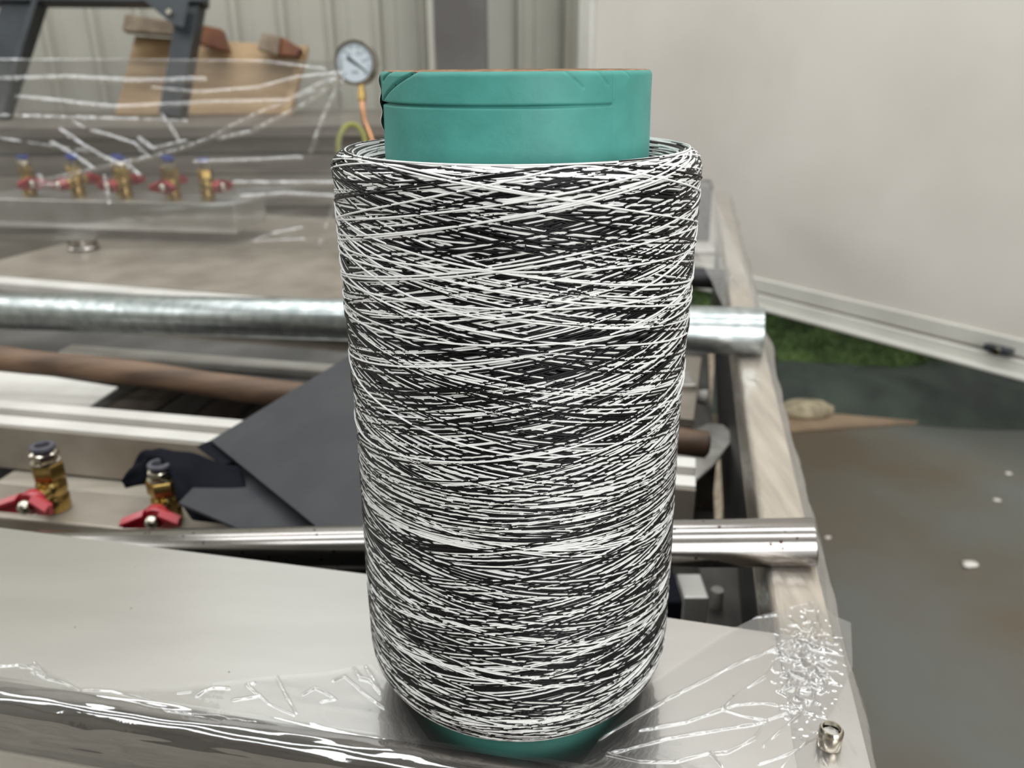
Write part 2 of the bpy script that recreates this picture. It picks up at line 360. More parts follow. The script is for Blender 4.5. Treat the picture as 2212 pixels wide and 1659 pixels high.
# ------------------------------------------------------------------ green heap under the panel
hA = W(1560, 893, -Z0); hB = W(2330, 925, -Z0); hd = hB-hA; hd.z = 0; HL = hd.length; hd.normalize(); hn = Vector((-hd.y, hd.x, 0))
def nz(x, y, s, k=0): return noise.noise(Vector((x*s, y*s, k)))
def heap(name, x0, x1, f0, f1, hfun, m, label, cat, nx=120, ny=40):
    vs = []
    for i in range(nx):
        a = x0+(x1-x0)*i/(nx-1)
        for j in range(ny):
            b = j/(ny-1); q = hA+hd*a+hn*(f0(a)*(1-b)+f1*b); vs.append((q.x, q.y, max(0.001, hfun(a, b))))
    qs = [(i*ny+j, (i+1)*ny+j, (i+1)*ny+j+1, i*ny+j+1) for i in range(nx-1) for j in range(ny-1)]
    o = link(name, np_mesh(name, vs, qs), m, smooth=True); tag(o, label, cat); return o
def tarp_h(a, b):
    base = 0.135*math.sin(min(b*2.2, 1)*math.pi/2)**0.6*(1-0.5*max(0, b-0.5))
    return base*(1+0.45*nz(a, b*0.4, 2.4, 1))+0.045*abs(nz(a*0.7+b*0.9, b*0.6, 7, 3))*min(1, b*5)
tarp = heap('cloth_heap', -0.25, HL+0.3, lambda a: 0.04*nz(a, 0, 2)-0.03*a/HL, 0.42, tarp_h, M['tarp'], 'dark grey-green cloth heaped along the floor below the white panel', 'cloth')
def turf_h(a, b):
    t = math.sin(math.pi*min(b*0.8, 0.5))**0.8
    return 0.11+0.165*t*(1+0.18*nz(a, b*0.5, 2.6, 7))+0.016*nz(a, b, 9, 9)
turf = heap('turf_roll', -0.15, HL+0.3, lambda a: 0.16+0.03*nz(a, 0, 3, 5), 0.62, turf_h, M['turf'], 'rolled green artificial turf lying on the dark cloth under the white panel', 'turf', 200, 40)
# pile fibres: one piece of countless blades
tv = np.empty(len(turf.data.vertices)*3, np.float32); turf.data.vertices.foreach_get('co', tv); tv = tv.reshape(-1, 3)
N = 26000; gi = rng.integers(0, 199, N)*40+rng.integers(0, 28, N); f1, f2 = rng.random(N)[:, None], rng.random(N)[:, None]
base = tv[gi]*(1-f1)*(1-f2)+tv[gi+40]*f1*(1-f2)+tv[gi+1]*(1-f1)*f2+tv[gi+41]*f1*f2
tip = base+rng.normal(0, 0.006, (N, 3))+np.array([0, -0.006, 0.008]); sd = rng.normal(0, 1, (N, 3)); sd /= np.linalg.norm(sd, axis=1)[:, None]; sd *= 0.0018
V = np.empty((N*3, 3)); V[0::3] = base-sd; V[1::3] = base+sd; V[2::3] = tip
me = np_mesh('pile', V, np.arange(N*3).reshape(-1, 3), smooth=False); me.materials.append(M['turf'])
o = bpy.data.objects.new('pile', me); COL.objects.link(o); o.parent = turf; o['kind'] = 'stuff'

# floor odds and ends
F0 = -Z0
bm = bmesh.new(); slab(bm, [W(1560, 957, F0)+ZZ*0.012, W(1735, 932, F0)+ZZ*0.012, W(2085, 911, F0)+ZZ*0.012, W(1990, 898, F0)+ZZ*0.012, W(1560, 882, F0)+ZZ*0.012], 0.010)
tag(link('cardboard_sheet', bm, M['cardboard']), 'flat brown cardboard sheet on the floor in front of the cloth heap', 'cardboard')
bm = bmesh.new(); bmesh.ops.create_icosphere(bm, subdivisions=4, radius=1)
gc = W(1738, 900, F0)
for v in bm.verts:
    p = v.co.copy(); q = Vector((p.x*0.092*(1+0.15*p.x*p.y), p.y*0.055, p.z*0.03))
    q *= 1+0.10*noise.noise(p*2.2)
    if p.z < -0.3: q.z = -0.012
    v.co = gc+q+ZZ*0.026
tag(link('work_glove', bm, M['stone'], smooth=True), 'pale dusty crumpled glove lying on the cardboard sheet', 'glove')
for (px, py, r) in ((2095, 1222, 0.014), (1788, 1162, 0.006), (2178, 1024, 0.007), (2153, 1082, 0.008)):
    bm = bmesh.new(); bmesh.ops.create_icosphere(bm, subdivisions=2, radius=r); c0 = W(px, py, F0)+ZZ*r*0.3
    for v in bm.verts: v.co = Vector((v.co.x*1.4, v.co.y, v.co.z*0.35))*(1+0.4*noise.noise(v.co*180+Vector((px, 0, 0))))+c0
    lab = {2095: 'largest pale scrap on the bare floor right of the table', 1788: 'small pale crumb on the floor beside the wrapped rail',
           2178: 'small pale crumb on the floor, farther of the two near the right picture edge', 2153: 'small pale crumb on the floor, nearer of the two by the stained patch'}[px]
    tag(link('debris_scrap', bm, M['paper'], smooth=True), lab, 'debris')

# ------------------------------------------------------------------ grey board stack behind the table
stk = empty('board_stack', WD(200, 480, 2.75)*1.0, 'tall stack of grey-brown boards under film behind the valve row', 'board stack')
stk.location.z = 0
gx0, gx1 = -3.2, WD(905, 300, 2.7).x
zz = 0.0; hs = [0.12, 0.10, 0.13, 0.10, 0.12, 0.08, 0.10, 0.06, 0.055, 0.035]
sc = (Z0+0.2)/sum(hs)
for i, h in enumerate(hs):
    h *= sc; inset = random.uniform(0, 0.03)+(0.08 if i in (8,) else 0)
    plane_box('board', gx0+inset, gx1-inset*1.5-(0.1 if i in (6,) else 0), 2.28+inset, 3.35, zz+0.002, zz+h-0.002, M['grey_board'] if i % 2 else M['grey_board2'], None, stk); zz += h

# plywood crate top with timber blocks leaning on the stack
cr = empty('crate_panel', WD(440, 240, 3.2), 'broken plywood crate side with three timber blocks leaning behind the black stand', 'crate')
cr.location.z = Z0+0.2
bm = bmesh.new(); slab(bm, [WD(292, 78, 3.30), WD(661, 100, 3.30), WD(620, 247, 3.18), WD(248, 247, 3.18)], 0.02); link('plywood', bm, M['ply'], cr)
bm = bmesh.new(); slab(bm, [WD(646, 99, 3.27), WD(664, 98, 3.27), WD(625, 246, 3.15), WD(607, 246, 3.15)], 0.03); link('edge_strip', bm, M['ply'], cr)
def crate_block(pts, d0, d1, m1, label):
    bm = bmesh.new(); f = [WD(x, y, d0) for x, y in pts]; b = [WD(x+8, y+6, d1) for x, y in pts]
    box8(bm, f+b); bevel(bm, 0.004, 1); o = link('timber_block', bm, m1, cr); o['label'] = label
crate_block([(264, 66), (270, 30), (372, 45), (380, 76)], 3.12, 3.30, M['grey_wood'], 'weathered grey timber block at the left')
crate_block([(425, 92), (430, 52), (478, 62), (494, 112)], 3.14, 3.26, M['rust_wood'], 'red-brown timber block in the middle')
crate_block([(556, 106), (566, 70), (606, 78), (600, 120)], 3.12, 3.25, M['grey_wood'], 'grey-faced timber block at the right')
crate_block([(601, 118), (607, 78), (650, 104), (640, 122)], 3.14, 3.25, M['rust_wood'], 'red-brown end of the right timber block')

# black steel stand (A-shaped legs and top bar)
st = empty('steel_stand', WD(350, 250, 3.0), 'black painted steel stand with sloping legs at the upper left', 'stand')
def flatbar(name, a, b, wpx, d, thick, parent, m=None, wb=None):
    A, B = WD(a[0], a[1], d), WD(b[0], b[1], d); ax = (B-A).normalized(); s = ax.cross(FW).normalized()
    wa = wpx/F_PX*d/2; wb_ = (wb or wpx)/F_PX*d/2; bm = bmesh.new()
    box8(bm, [A-s*wa, A+s*wa, B+s*wb_, B-s*wb_, A-s*wa+FW*thick, A+s*wa+FW*thick, B+s*wb_+FW*thick, B-s*wb_+FW*thick])
    bevel(bm, 0.004, 2); return link(name, bm, m or M['black_metal'], parent)
flatbar('leg', (418, -60), (364, 249), 46, 2.95, 0.07, st)
flatbar('leg', (62, -60), (-42, 262), 72, 2.95, 0.07, st)
flatbar('leg_flange', (92, -60), (-4, 262), 12, 2.93, 0.02, st)
flatbar('top_bar', (-60, -14), (440, -10), 28, 2.93, 0.06, st)
bm = bmesh.new(); slab(bm, [WD(312, 2, 2.91), WD(410, 2, 2.91), WD(398, 62, 2.91), WD(372, 52, 2.91)], 0.008, FW); g = link('gusset', bm, M['black_metal'], st)
bm = bmesh.new(); q = WD(367, 28, 2.90); tube(bm, [q, q-FW*0.012], 0.010, 8); link('bolt', bm, M['nickel'], g)

# ------------------------------------------------------------------ the table: base boards, wrapped rail
BASE = -0.30
pal = empty('base_deck', T(0.1, 1.2, -0.36), 'low deck of dull brown-grey boards inside the wrapped frame', 'deck')
u0 = -1.6; k = 0
u_in = uv(1596, 767, 0)[0]
while u0 < u_in-0.03:
    wdt = random.choice((0.10, 0.12, 0.09)); bm = bmesh.new()
    tbox(bm, u0, min(u0+wdt-0.004, u_in-0.004), 0.12, 1.9, BASE-0.02-random.random()*0.004, BASE-random.random()*0.004); bevel(bm, 0.002, 1)
    link('plank', bm, M['slat'] if k % 2 else M['slat2'], pal); u0 += wdt; k += 1
for v in (0.2, 1.0, 1.8):
    bm = bmesh.new(); tbox(bm, -1.5, u_in-0.03, v-0.05, v+0.05, -Z0+0.001, BASE-0.026); link('bearer', bm, M['slat'], pal)

# wrapped rail, receding along the right side
ui = uv(1598, 780, -0.002)[0]; ui2 = uv(1640, 1110, -0.002)[0]; uo = uv(1655, 729, -0.002)[0]; uo2 = uv(1870, 1580, -0.002)[0]
UI = (ui+ui2)/2; UO = (uo+uo2)/2
print('rail u', ui, ui2, uo, uo2)
rr = empty('wrapped_rail', T((UI+UO)/2, 0.9, -0.07), 'cream rail tightly wrapped in clear stretch film along the right side of the table', 'rail')
bm = bmesh.new(); tbox(bm, UI, UO-0.004, -0.20, 2.25, -0.07, -0.0032); bevel(bm, 0.006, 3); link('rail_bar', bm, M['rail'], rr)
nv, nu = 420, 36
vs = []
for i in range(nv):
    v = -0.22+2.5*i/(nv-1)
    for j in range(nu):
        t = j/(nu-1)
        # path over the rail: down inner side, across the top, down outer side
        s = t*(0.05+(UO-UI)+0.06)
        if s < 0.05: u, z = UI-0.002, -0.05+s
        elif s < 0.05+(UO-UI): u, z = UI+(s-0.05), 0.0005
        else: u, z = UO+0.001, -(s-0.05-(UO-UI))
        d = 0.0030*noise.noise(Vector((u*90, v*5, z*90)))+0.0022*noise.noise(Vector((u*40+7, v*16, z*40)))
        d2 = 0.006*max(0, noise.noise(Vector((3, v*6, 1))))*(1 if s > 0.05+(UO-UI)*0.7 else 0)
        vs.append(tuple(T(u+(abs(d)+d2 if s >= 0.05+(UO-UI) else 0), v, z+abs(d))))
qs = [(i*nu+j, (i+1)*nu+j, (i+1)*nu+j+1, i*nu+j+1) for i in range(nv-1) for j in range(nu-1)]
link('film_wrap', np_mesh('film_wrap', vs, qs), M['film_rail'], rr)
bm = bmesh.new()
tbox(bm, UI+0.012, UI+0.030, 0.1, 2.2, BASE-0.03, -0.071)
inner = link('rail_web', bm, M['dark_steel'], rr)
# rail post feet to the floor
for v in (0.25, 1.2, 2.1):
    bm = bmesh.new(); tbox(bm, UI+0.005, UI+0.035, v-0.02, v+0.02, -Z0, BASE-0.031); link('post', bm, M['rail'], rr)

# ------------------------------------------------------------------ front steel plate
u_a, v_a = uv(0, 1140, 0); u_b, v_b = uv(790, 1240, 0); u_c, v_c = uv(1640, 1363, 0)
n_a, w_a = uv(0, 1497, 0); n_b, w_b = uv(1106, 1668, 0)
print('plate', (u_a, v_a), (u_b, v_b), (u_c, v_c), (n_a, w_a), (n_b, w_b))
def edge_v(u, p, q): return p[1]+(q[1]-p[1])*(u-p[0])/(q[0]-p[0])
UL = -0.62; UR = UO-0.003
vf = lambda u: edge_v(u, (u_b, v_b), (u_c, v_c)) if u > u_b else edge_v(u, (u_a, v_a), (u_b, v_b))
vn = lambda u: edge_v(u, (n_a, w_a), (n_b, w_b))
bm = bmesh.new()
us = [UL, u_b, UR]
# folded sheet: flat top with a rounded near edge turned down
prof_n = [(0.0, 0.0)]; prof_f = [(-0.010*math.sin(a), -0.010*(1-math.cos(a))) for a in [math.pi/2*k/8 for k in range(1, 9)]]+[(-0.010, -0.044), (-0.0085, -0.044), (-0.0085, -0.011), (-0.001, -0.0025)]
rows = []
for u in us:
    row = [T(u, vf(u), 0)]+[T(u, vn(u)+a+0.010, z) for a, z in prof_n]+[T(u, vf(u)-0.002, -0.003), T(u, vf(u), -0.003)]
    rows.append([bm.verts.new(p) for p in row])
n = len(rows[0])
for r1, r2 in zip(rows, rows[1:]):
    for k in range(n): bm.faces.new((r1[k], r1[(k+1) % n], r2[(k+1) % n], r2[k]))
bm.faces.new(rows[0]); bm.faces.new(rows[-1][::-1])
plate = auto_smooth(link('steel_plate', bm, M['steel_plate']), 30)
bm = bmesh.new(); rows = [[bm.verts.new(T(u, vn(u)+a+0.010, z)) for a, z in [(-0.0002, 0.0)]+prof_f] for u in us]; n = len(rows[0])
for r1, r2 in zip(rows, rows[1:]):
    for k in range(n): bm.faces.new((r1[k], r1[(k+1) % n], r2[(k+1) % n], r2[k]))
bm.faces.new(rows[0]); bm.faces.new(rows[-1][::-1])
auto_smooth(link('folded_edge', bm, M['fold_dark_refl'], plate), 40)['label'] = 'rounded near edge turned downwards, with a dark reflection painted into its colour'
tag(plate, 'wide brushed stainless steel plate with folded near edge carrying the big spool', 'steel plate')
# hollow threaded stud on the plate
sp = W(1790, 1612, 0.0)
stud = empty('threaded_stud', sp, 'short hollow steel stud standing on the plate near the right corner', 'stud')
bm = bmesh.new(); hollow(bm, sp+ZZ*0.0002, sp+ZZ*0.014, 0.0070, 0.0018, 28); auto_smooth(link('sleeve', bm, M['nickel'], stud))
bm = bmesh.new(); tube(bm, [sp+ZZ*0.0003, sp+ZZ*0.0105], 0.0050, 6); link('socket_screw', bm, M['alu'], stud)
# support box under the plate and near beige board
bm = bmesh.new(); tbox(bm, -0.6, UI-0.003, -0.02, 0.03, -Z0, -0.0035)
tag(link('support_beam', bm, M['dark_steel']), 'dark steel beam edge hidden below the stainless plate', 'beam')
bm = bmesh.new(); tbox(bm, -0.62, UI-0.02, -0.36, vn(0)-0.004, -0.076, -0.048); bevel(bm, 0.003, 2)
tag(link('beige_board', bm, M['beige']), 'dusty beige board at the lower left corner in front of the folded plate edge', 'board')
bm = bmesh.new(); tbox(bm, -0.5, 0.1, -0.34, -0.14, -Z0, -0.077); tag(link('support_cabinet', bm, M['dark_steel']), 'dark support under the beige front board', 'support')

# ------------------------------------------------------------------ pipes
def pipe(name, p0, p1, r, wall_, m, label):
    bm = bmesh.new(); hollow(bm, p0, p1, r, wall_, 56); o = link(name, bm, m); auto_smooth(o, 40); tag(o, label, 'pipe'); return o
pR = WD(1760, 1171, 0.655); pL = WD(600, 1184, 0.755); d_ = (pL-pR).normalized()
pipe('steel_pipe', pR, pR+d_*0.98, 0.0195, 0.002, M['pol_steel'], 'shiny stainless pipe with rust specks lying right behind the spool')
gR = WD(1650, 716, 1.125); gL = WD(0, 671, 1.46); d_ = (gL-gR).normalized()
pipe('galvanised_pipe', gR, gL+d_*0.25, 0.0330, 0.003, M['galv'], 'thick galvanised pipe crossing the middle of the table')
rR = WD(1532, 962, 1.10); rL = WD(0, 772, 1.19); d_ = (rL-rR).normalized()
bm = bmesh.new(); a = rR; npt = 30; Lr = (rL-rR).length+0.2
tube(bm, [rR]+[rR+d_*(0.004+Lr*i/npt)+Vector((0, 0, 0.002*math.sin(i*0.7))) for i in range(npt+1)], [0.012]+[0.0182+0.0006*math.sin(i*1.3) for i in range(npt+1)], 20)
auto_smooth(link('wooden_rod', bm, M['rod'])); tag(bpy.context.scene.objects['wooden_rod'], 'round brown wooden rod running under the galvanised pipe', 'rod')

# ------------------------------------------------------------------ slotted aluminium profile (two bright rails) and valve block
uf, vfr = uv(0, 914, -0.055); uf2, vfr2 = uv(1500, 1050, -0.055)
print('profile', (uf, vfr), (uf2, vfr2))
def line_box(name, pa, pb, back, z0, z1, m, parent=None, bv=0.0, off=0.0):
    """box with its near top edge through two points, going back by `back`"""
    pa, pb = Vector(pa), Vector(pb); pa.z = pb.z = 0; d = (pb-pa).normalized(); n = Vector((-d.y, d.x, 0)); n = n if n.y > 0 else -n
    a, b = pa+n*off, pb+n*off; bm = bmesh.new()
    c = [a, b, b+n*back, a+n*back]
    box8(bm, [q+ZZ*(Z0+z0) for q in c]+[q+ZZ*(Z0+z1) for q in c])
    if bv: bevel(bm, bv, 2)
    return link(name, bm, m, parent)
fa = W(-120, 903, -0.055); fb = W(1503, 1050, -0.055)
pr = empty('slotted_profile', (fa+fb)/2-ZZ*0.065, 'long slotted aluminium profile with two bright top rails behind the front valves', 'profile')
line_box('profile_body', fa, fb, 0.088, -0.118, -0.068, M['alu_dull'], pr)
line_box('front_face', fa, fb, 0.004, -0.118, -0.0585, M['alu_dull'], pr, off=-0.0045)
line_box('top_rail', fa, fb, 0.024, -0.0675, -0.055, M['alu_white'], pr, 0.0008)
line_box('top_rail', fa, fb, 0.024, -0.0675, -0.055, M['alu_white'], pr, 0.0008, off=0.046)
line_box('slot_lip', fa, fb, 0.004, -0.0675, -0.060, M['alu'], pr, off=0.0745)
bl = empty('valve_block', W(200, 1090, -0.15), 'dusty aluminium block carrying the two front ball valves', 'valve block')
da = W(-120, 1104, -0.12); db = W(700, 1186, -0.12)
line_box('block_bar', da, db, 0.075, -0.165, -0.12, M['alu_dull'], bl, 0.003)
line_box('back_board', da, db, 0.10, -0.17, -0.1225, M['beige'], bl, 0.002, off=0.0755)

# supports below profile & block
bm = bmesh.new(); tbox(bm, -0.9, 0.10, 0.50, 0.58, BASE+0.001, -0.172); tag(link('cross_bearer', bm, M['dark_steel']), 'dark cross bearer hidden under the valve block and slotted profile', 'bearer')

# pale reflective sheet lying left, behind the profile
bm = bmesh.new(); slab(bm, [W(-140, 780, -0.075), W(28, 800, -0.075), W(254, 836, -0.075), W(178, 888, -0.085), W(-140, 872, -0.085)], 0.003)
tag(link('steel_sheet', bm, M['alu_white']), 'small pale glossy metal sheet under the wooden rod at the left', 'metal sheet')
# lower dark structure under the galvanised pipe
line_box_o = line_box('dark_channel', W(-150, 752, -0.10), W(900, 850, -0.10), 0.16, -0.128, -0.10, M['mid_steel'], None, 0.004)
tag(line_box_o, 'mid-grey steel channel under the galvanised pipe, left of the black sheets', 'channel')
o = line_box('grey_plate', W(120, 776, -0.14), W(1500, 905, -0.14), 0.30, -0.155, -0.14, M['alu_dull'], None, 0.002); tag(o, 'flat dull grey metal plate beneath the wooden rod', 'metal plate')
o = line_box('narrow_bar', W(125, 757, -0.085), W(1100, 832, -0.085), 0.035, -0.0995, -0.085, M['alu'], None, 0.003); tag(o, 'narrow aluminium bar lying between galvanised pipe and wooden rod', 'bar')

# ------------------------------------------------------------------ black sheets and cloth
A_, B_, C_ = W(455, 951, -0.048), W(690, 1142, -0.046), W(762, 764, 0.006)
pn_ = (B_-A_).cross(C_-A_).normalized(); pn_ = pn_ if pn_.z > 0 else -pn_
def WP(px, py): r = ray(px, py); return EYE+r*((A_-EYE).dot(pn_)/r.dot(pn_))
bs = bmesh.new(); slab(bs, [A_, C_, WP(1010, 850), WP(1010, 1000), WP(860, 1142), B_], 0.0035, pn_)
tag(link('black_sheet', bs, M['black_sheet']), 'large dusty black sheet lying left of the spool, upper one of two', 'sheet')
bs = bmesh.new()
slab(bs, [W(386, 1086, -0.062), W(483, 984, -0.062), W(620, 1040, -0.062), W(760, 1160, -0.062), W(560, 1160, -0.062)], 0.003, ZZ)
tag(link('black_sheet', bs, M['black_sheet']), 'smaller black sheet poking out below the large one, beside the second valve', 'sheet')
# cloth: draped strip with a hanging curl
vs = []; nu_, nv_ = 60, 30
path = [(268, 1046, .970), (295, 998, .968), (317, 975, .965), (346, 972, .960), (397, 979, .950), (440, 990, .945), (520, 1010, .94)]
path2 = [(273, 1052, .968), (326, 1043, .962), (336, 1012, .960), (376, 1030, .930), (386, 1078, .915), (420, 1125, .905), (560, 1150, .90)]
def interp(path, t):
    x = t*(len(path)-1); i = min(int(x), len(path)-2); f = x-i
    return [path[i][k]*(1-f)+path[i+1][k]*f for k in range(3)]
for i in range(nu_):
    t = i/(nu_-1); a = WD(*interp(path, t)); b = WD(*interp(path2, t))
    for j in range(nv_):
        s = j/(nv_-1); p = a.lerp(b, s)+(UP-FW)*(0.005*math.sin(s*math.pi)+0.004*noise.noise(Vector((t*6, s*3, 4))))
        vs.append(tuple(p))
qs = [(i*nv_+j, (i+1)*nv_+j, (i+1)*nv_+j+1, i*nv_+j+1) for i in range(nu_-1) for j in range(nv_-1)]
o = link('black_cloth', np_mesh('black_cloth', vs, qs), M['cloth']); md = o.modifiers.new('thick', 'SOLIDIFY'); md.thickness = 0.0025; md.offset = -1
tag(o, 'dark navy-black cloth curling over the second front valve', 'cloth')
bm = bmesh.new(); slab(bm, [W(425, 964, -0.0537), W(462, 948, -0.0537), W(540, 985, -0.0537), W(480, 1004, -0.0537)], 0.0012, ZZ)
tag(link('black_strap', bm, M['cloth']), 'folded black strap tucked under the corner of the large black sheet', 'strap')

# ------------------------------------------------------------------ ball valves
def build_valve(loc, label, cap, group, leaf=False):
    r = empty('ball_valve', loc, label, 'valve', group)
    L = Vector(loc)
    def part(name, f, m, par=r, ang=35):
        bm = bmesh.new(); f(bm)
        for v in bm.verts: v.co += L
        o = link(name, bm, m, par, origin=L if par is r else L); return auto_smooth(o, ang)
    def body(bm):
        lathe(bm, [(0.0175, 0), (0.0185, 0.002), (0.0185, 0.020), (0.0172, 0.022), (0.0172, 0.026), (0.0186, 0.028), (0.0186, 0.040), (0.0165, 0.043), (0.0165, 0.046)], 28)
        b2 = [(0.0188, 0.0465), (0.0205, 0.0485), (0.0205, 0.0665), (0.0188, 0.069)]
        n = 6; rings = []
        for rad, h in b2: rings.append([bm.verts.new((rad*math.cos(math.pi/3*k+0.3), rad*math.sin(math.pi/3*k+0.3), h)) for k in range(n)])
        for a, b in zip(rings, rings[1:]):
            for k in range(n): bm.faces.new((a[k], a[(k+1) % n], b[(k+1) % n], b[k]))
        bm.faces.new(rings[0][::-1]); bm.faces.new(rings[-1])
        lathe(bm, [(0.0125, -0.030), (0.0125, -0.016)], 20, (0, 0, 0.031), 'y')
    bd = part('body', body, M['brass'])
    part('washer', lambda bm: lathe(bm, [(0.0165, 0.0692), (0.0180, 0.0700), (0.0180, 0.0722), (0.0140, 0.0738)], 28), M['nickel'])
    def nut(bm):
        rings = []
        for rad, h in ((0.0130, 0.0740), (0.0178, 0.0775), (0.0178, 0.0835), (0.0130, 0.0865)):
            rings.append([bm.verts.new((rad*math.cos(math.pi/3*k+0.9), rad*math.sin(math.pi/3*k+0.9), h)) for k in range(6)])
        for a, b in zip(rings, rings[1:]):
            for k in range(6): bm.faces.new((a[k], a[(k+1) % 6], b[(k+1) % 6], b[k]))
        bm.faces.new(rings[0][::-1]); bm.faces.new(rings[-1])
    part('hex_nut', nut, M['nickel'])
    part('collar', lambda bm: lathe(bm, [(0.0125, 0.0866), (0.0150, 0.0885), (0.0152, 0.0925), (0.0140, 0.0942), (0.0095, 0.0942), (0.0085, 0.0900), (0.0085, 0.0880)], 28), cap)
    part('bore', lambda bm: lathe(bm, [(0.0083, 0.0885), (0.0083, 0.0890)], 20), M['hole'])
    def handle(bm):
        lathe(bm, [(0.0145, -0.0445), (0.0155, -0.042), (0.0155, -0.0305)], 24, (0, 0, 0.031), 'y')
        for s in (-1, 1):
            o0, o1 = 0.010*s, 0.036*s
            top = [Vector((o0, -0.044, 0.044)), Vector((o1, -0.052, 0.036)), Vector((o1, -0.055, 0.024)), Vector((o0, -0.047, 0.018))]
            nrm = Vector((0, -1, 0)); v = [bm.verts.new(p) for p in top]+[bm.verts.new(p+Vector((0, 0.006, 0))) for p in top]
            for f in ((0, 1, 2, 3), (7, 6, 5, 4), (0, 4, 5, 1), (1, 5, 6, 2), (2, 6, 7, 3), (3, 7, 4, 0)): bm.faces.new([v[i] for i in f])
            # ridge
            top = [Vector((o0, -0.044, 0.046)), Vector((o1, -0.052, 0.038)), Vector((o1, -0.062, 0.034)), Vector((o0, -0.054, 0.042))]
            v = [bm.verts.new(p) for p in top]+[bm.verts.new(p-ZZ*0.004) for p in top]
            for f in ((0, 1, 2, 3), (7, 6, 5, 4), (0, 4, 5, 1), (1, 5, 6, 2), (2, 6, 7, 3), (3, 7, 4, 0)): bm.faces.new([v[i] for i in f])
    hd = part('handle', handle, M['red'])
    part('handle_nut', lambda bm: lathe(bm, [(0.001, -0.0600), (0.0055, -0.0588), (0.0088, -0.0550), (0.0096, -0.0510), (0.0088, -0.0460), (0.0060, -0.0448)], 20, (0, 0, 0.031), 'y'), M['nickel'], hd)
    return r
def copy_tree(o, parent=None):
    c = o.copy(); COL.objects.link(c); c.parent = parent
    for ch in [x for x in o.children]: copy_tree(ch, c)
    return c
v1 = build_valve(Vector((0, 0, 0)), 'brass ball valve with red butterfly handle, the front one near the left picture edge', M['dark_plastic'], 'ball valves on the front block')
v2 = copy_tree(v1); v2['label'] = 'brass ball valve with red butterfly handle partly covered by the black cloth'
v1.location = W(123, 1098, -0.1195); v1.rotation_euler.z = math.radians(-9); v1.scale = (0.91, 0.91, 0.90); v2.scale = (0.88, 0.88, 0.80)
v2.location = W(366, 1124, -0.1195); v2.rotation_euler.z = math.radians(2)
vb = copy_tree(v1)
for ch in vb.children:
    if ch.name.startswith('collar'):
        ch.data = ch.data.copy(); ch.data.materials[0] = M['blue']
vb['group'] = 'ball valves on the rear bar'

# ------------------------------------------------------------------ rear bar with valves, under film
bz = 0.05
ba = W(-60, 427, bz); bb = W(505, 441, bz)
ma = empty('manifold_bar', (ba+bb)/2-ZZ*0.08, 'long aluminium manifold bar carrying the rear brass valves under the film', 'manifold')
line_box('bar_body', ba, bb, 0.17, bz-0.072, bz, M['alu'], ma, 0.003)
line_box('bar_lip', ba, bb, 0.004, bz-0.074, bz-0.062, M['alu_white'], ma, off=-0.0045)
ft = W(165, 470, bz-0.075); fb_ = Vector((ft.x, ft.y+0.02, Z0-0.0495))
ft = Vector((fb_.x, fb_.y, Z0+bz-0.073))
fb_2 = WD(165, 535, 2.02)
bm = bmesh.new(); cx = fb_2.x; cy = fb_2.y+0.034
lathe(bm, [(0.036, -0.0490), (0.037, -0.044), (0.034, -0.040), (0.034, bz-0.0725)], 32, (cx, cy, Z0)); auto_smooth(link('round_foot', bm, M['pol_steel'], ma))
places = [(28, 424, 'first'), (112, 422, 'second'), (148, 428, 'third'), (222, 424, 'fourth'), (262, 430, 'fifth'), (342, 426, 'sixth'), (376, 433, 'seventh'), (455, 431, 'eighth')]
dirs = {0: 'leftmost rear brass valve, blue-capped, under the film by the picture edge', 1: 'rear brass valve, back one of the second pair from the left under film',
        2: 'rear brass valve, front one of the second pair from the left under film', 3: 'rear brass valve, back one of the third pair from the left under film',
        4: 'rear brass valve, front one of the third pair from the left under film', 5: 'rear brass valve, back one of the pair just left of the single end valve',
        6: 'rear brass valve, front one of the pair just left of the single end valve', 7: 'single brass valve with blue cap at the right end of the manifold bar'}
bd_ = (bb-ba).normalized(); bn = Vector((-bd_.y, bd_.x, 0)); bn = bn if bn.y > 0 else -bn
for i, (px, py, _) in enumerate(places):
    o = vb if i == 0 else copy_tree(vb)
    back = i in (1, 3, 5)
    p = ba+bd_*((W(px, 430, bz)-ba).dot(bd_))+bn*(0.115 if back else 0.06); p.z = Z0+bz+0.0003
    o.location = p; o.rotation_euler.z = math.radians((40, 150, -35, 160, -30, 190, -8, 70)[i]); o['label'] = dirs[i]
    o.scale = (0.98, 0.98, 1.12)

# beige plate behind, with bright front edge and valves hanging below
ea = W(-120, 592, -0.05); eb = W(1300, 704, -0.05)
bp = empty('rear_plate', (ea+eb)/2-ZZ*0.03, 'wide beige metal plate with bright rounded front edge behind the galvanised pipe', 'metal plate')
line_box('plate_top', ea, eb, 0.85, -0.062, -0.05, M['alu_dull'], bp, off=0.022)
line_box('edge_bar', ea, eb, 0.040, -0.075, -0.0495, M['alu_white'], bp, 0.006, off=-0.020)
vu = copy_tree(v1); vu['group'] = 'ball valves below the rear plate'
for i, (px, py) in enumerate(((10, 628), (150, 630), (305, 634))):
    o = vu if i == 0 else copy_tree(vu)
    p = WD(px, py, 1.72); o.location = Vector((p.x, p.y+0.03, Z0-0.080-0.095)); o.rotation_euler.z = math.radians(25)
    o['label'] = ('red handled valve peeping under the rear plate at the left picture edge', 'red handled valve under the rear plate, middle of the three', 'red handled valve under the rear plate, rightmost of the three')[i]
line_o = line_box('lower_manifold', WD(-150, 665, 1.76), WD(500, 690, 1.66), 0.10, -0.21, -0.1755, M['alu_dull'], None, 0.003)
tag(line_o, 'lower aluminium bar behind the galvanised pipe carrying the half hidden valves', 'manifold')

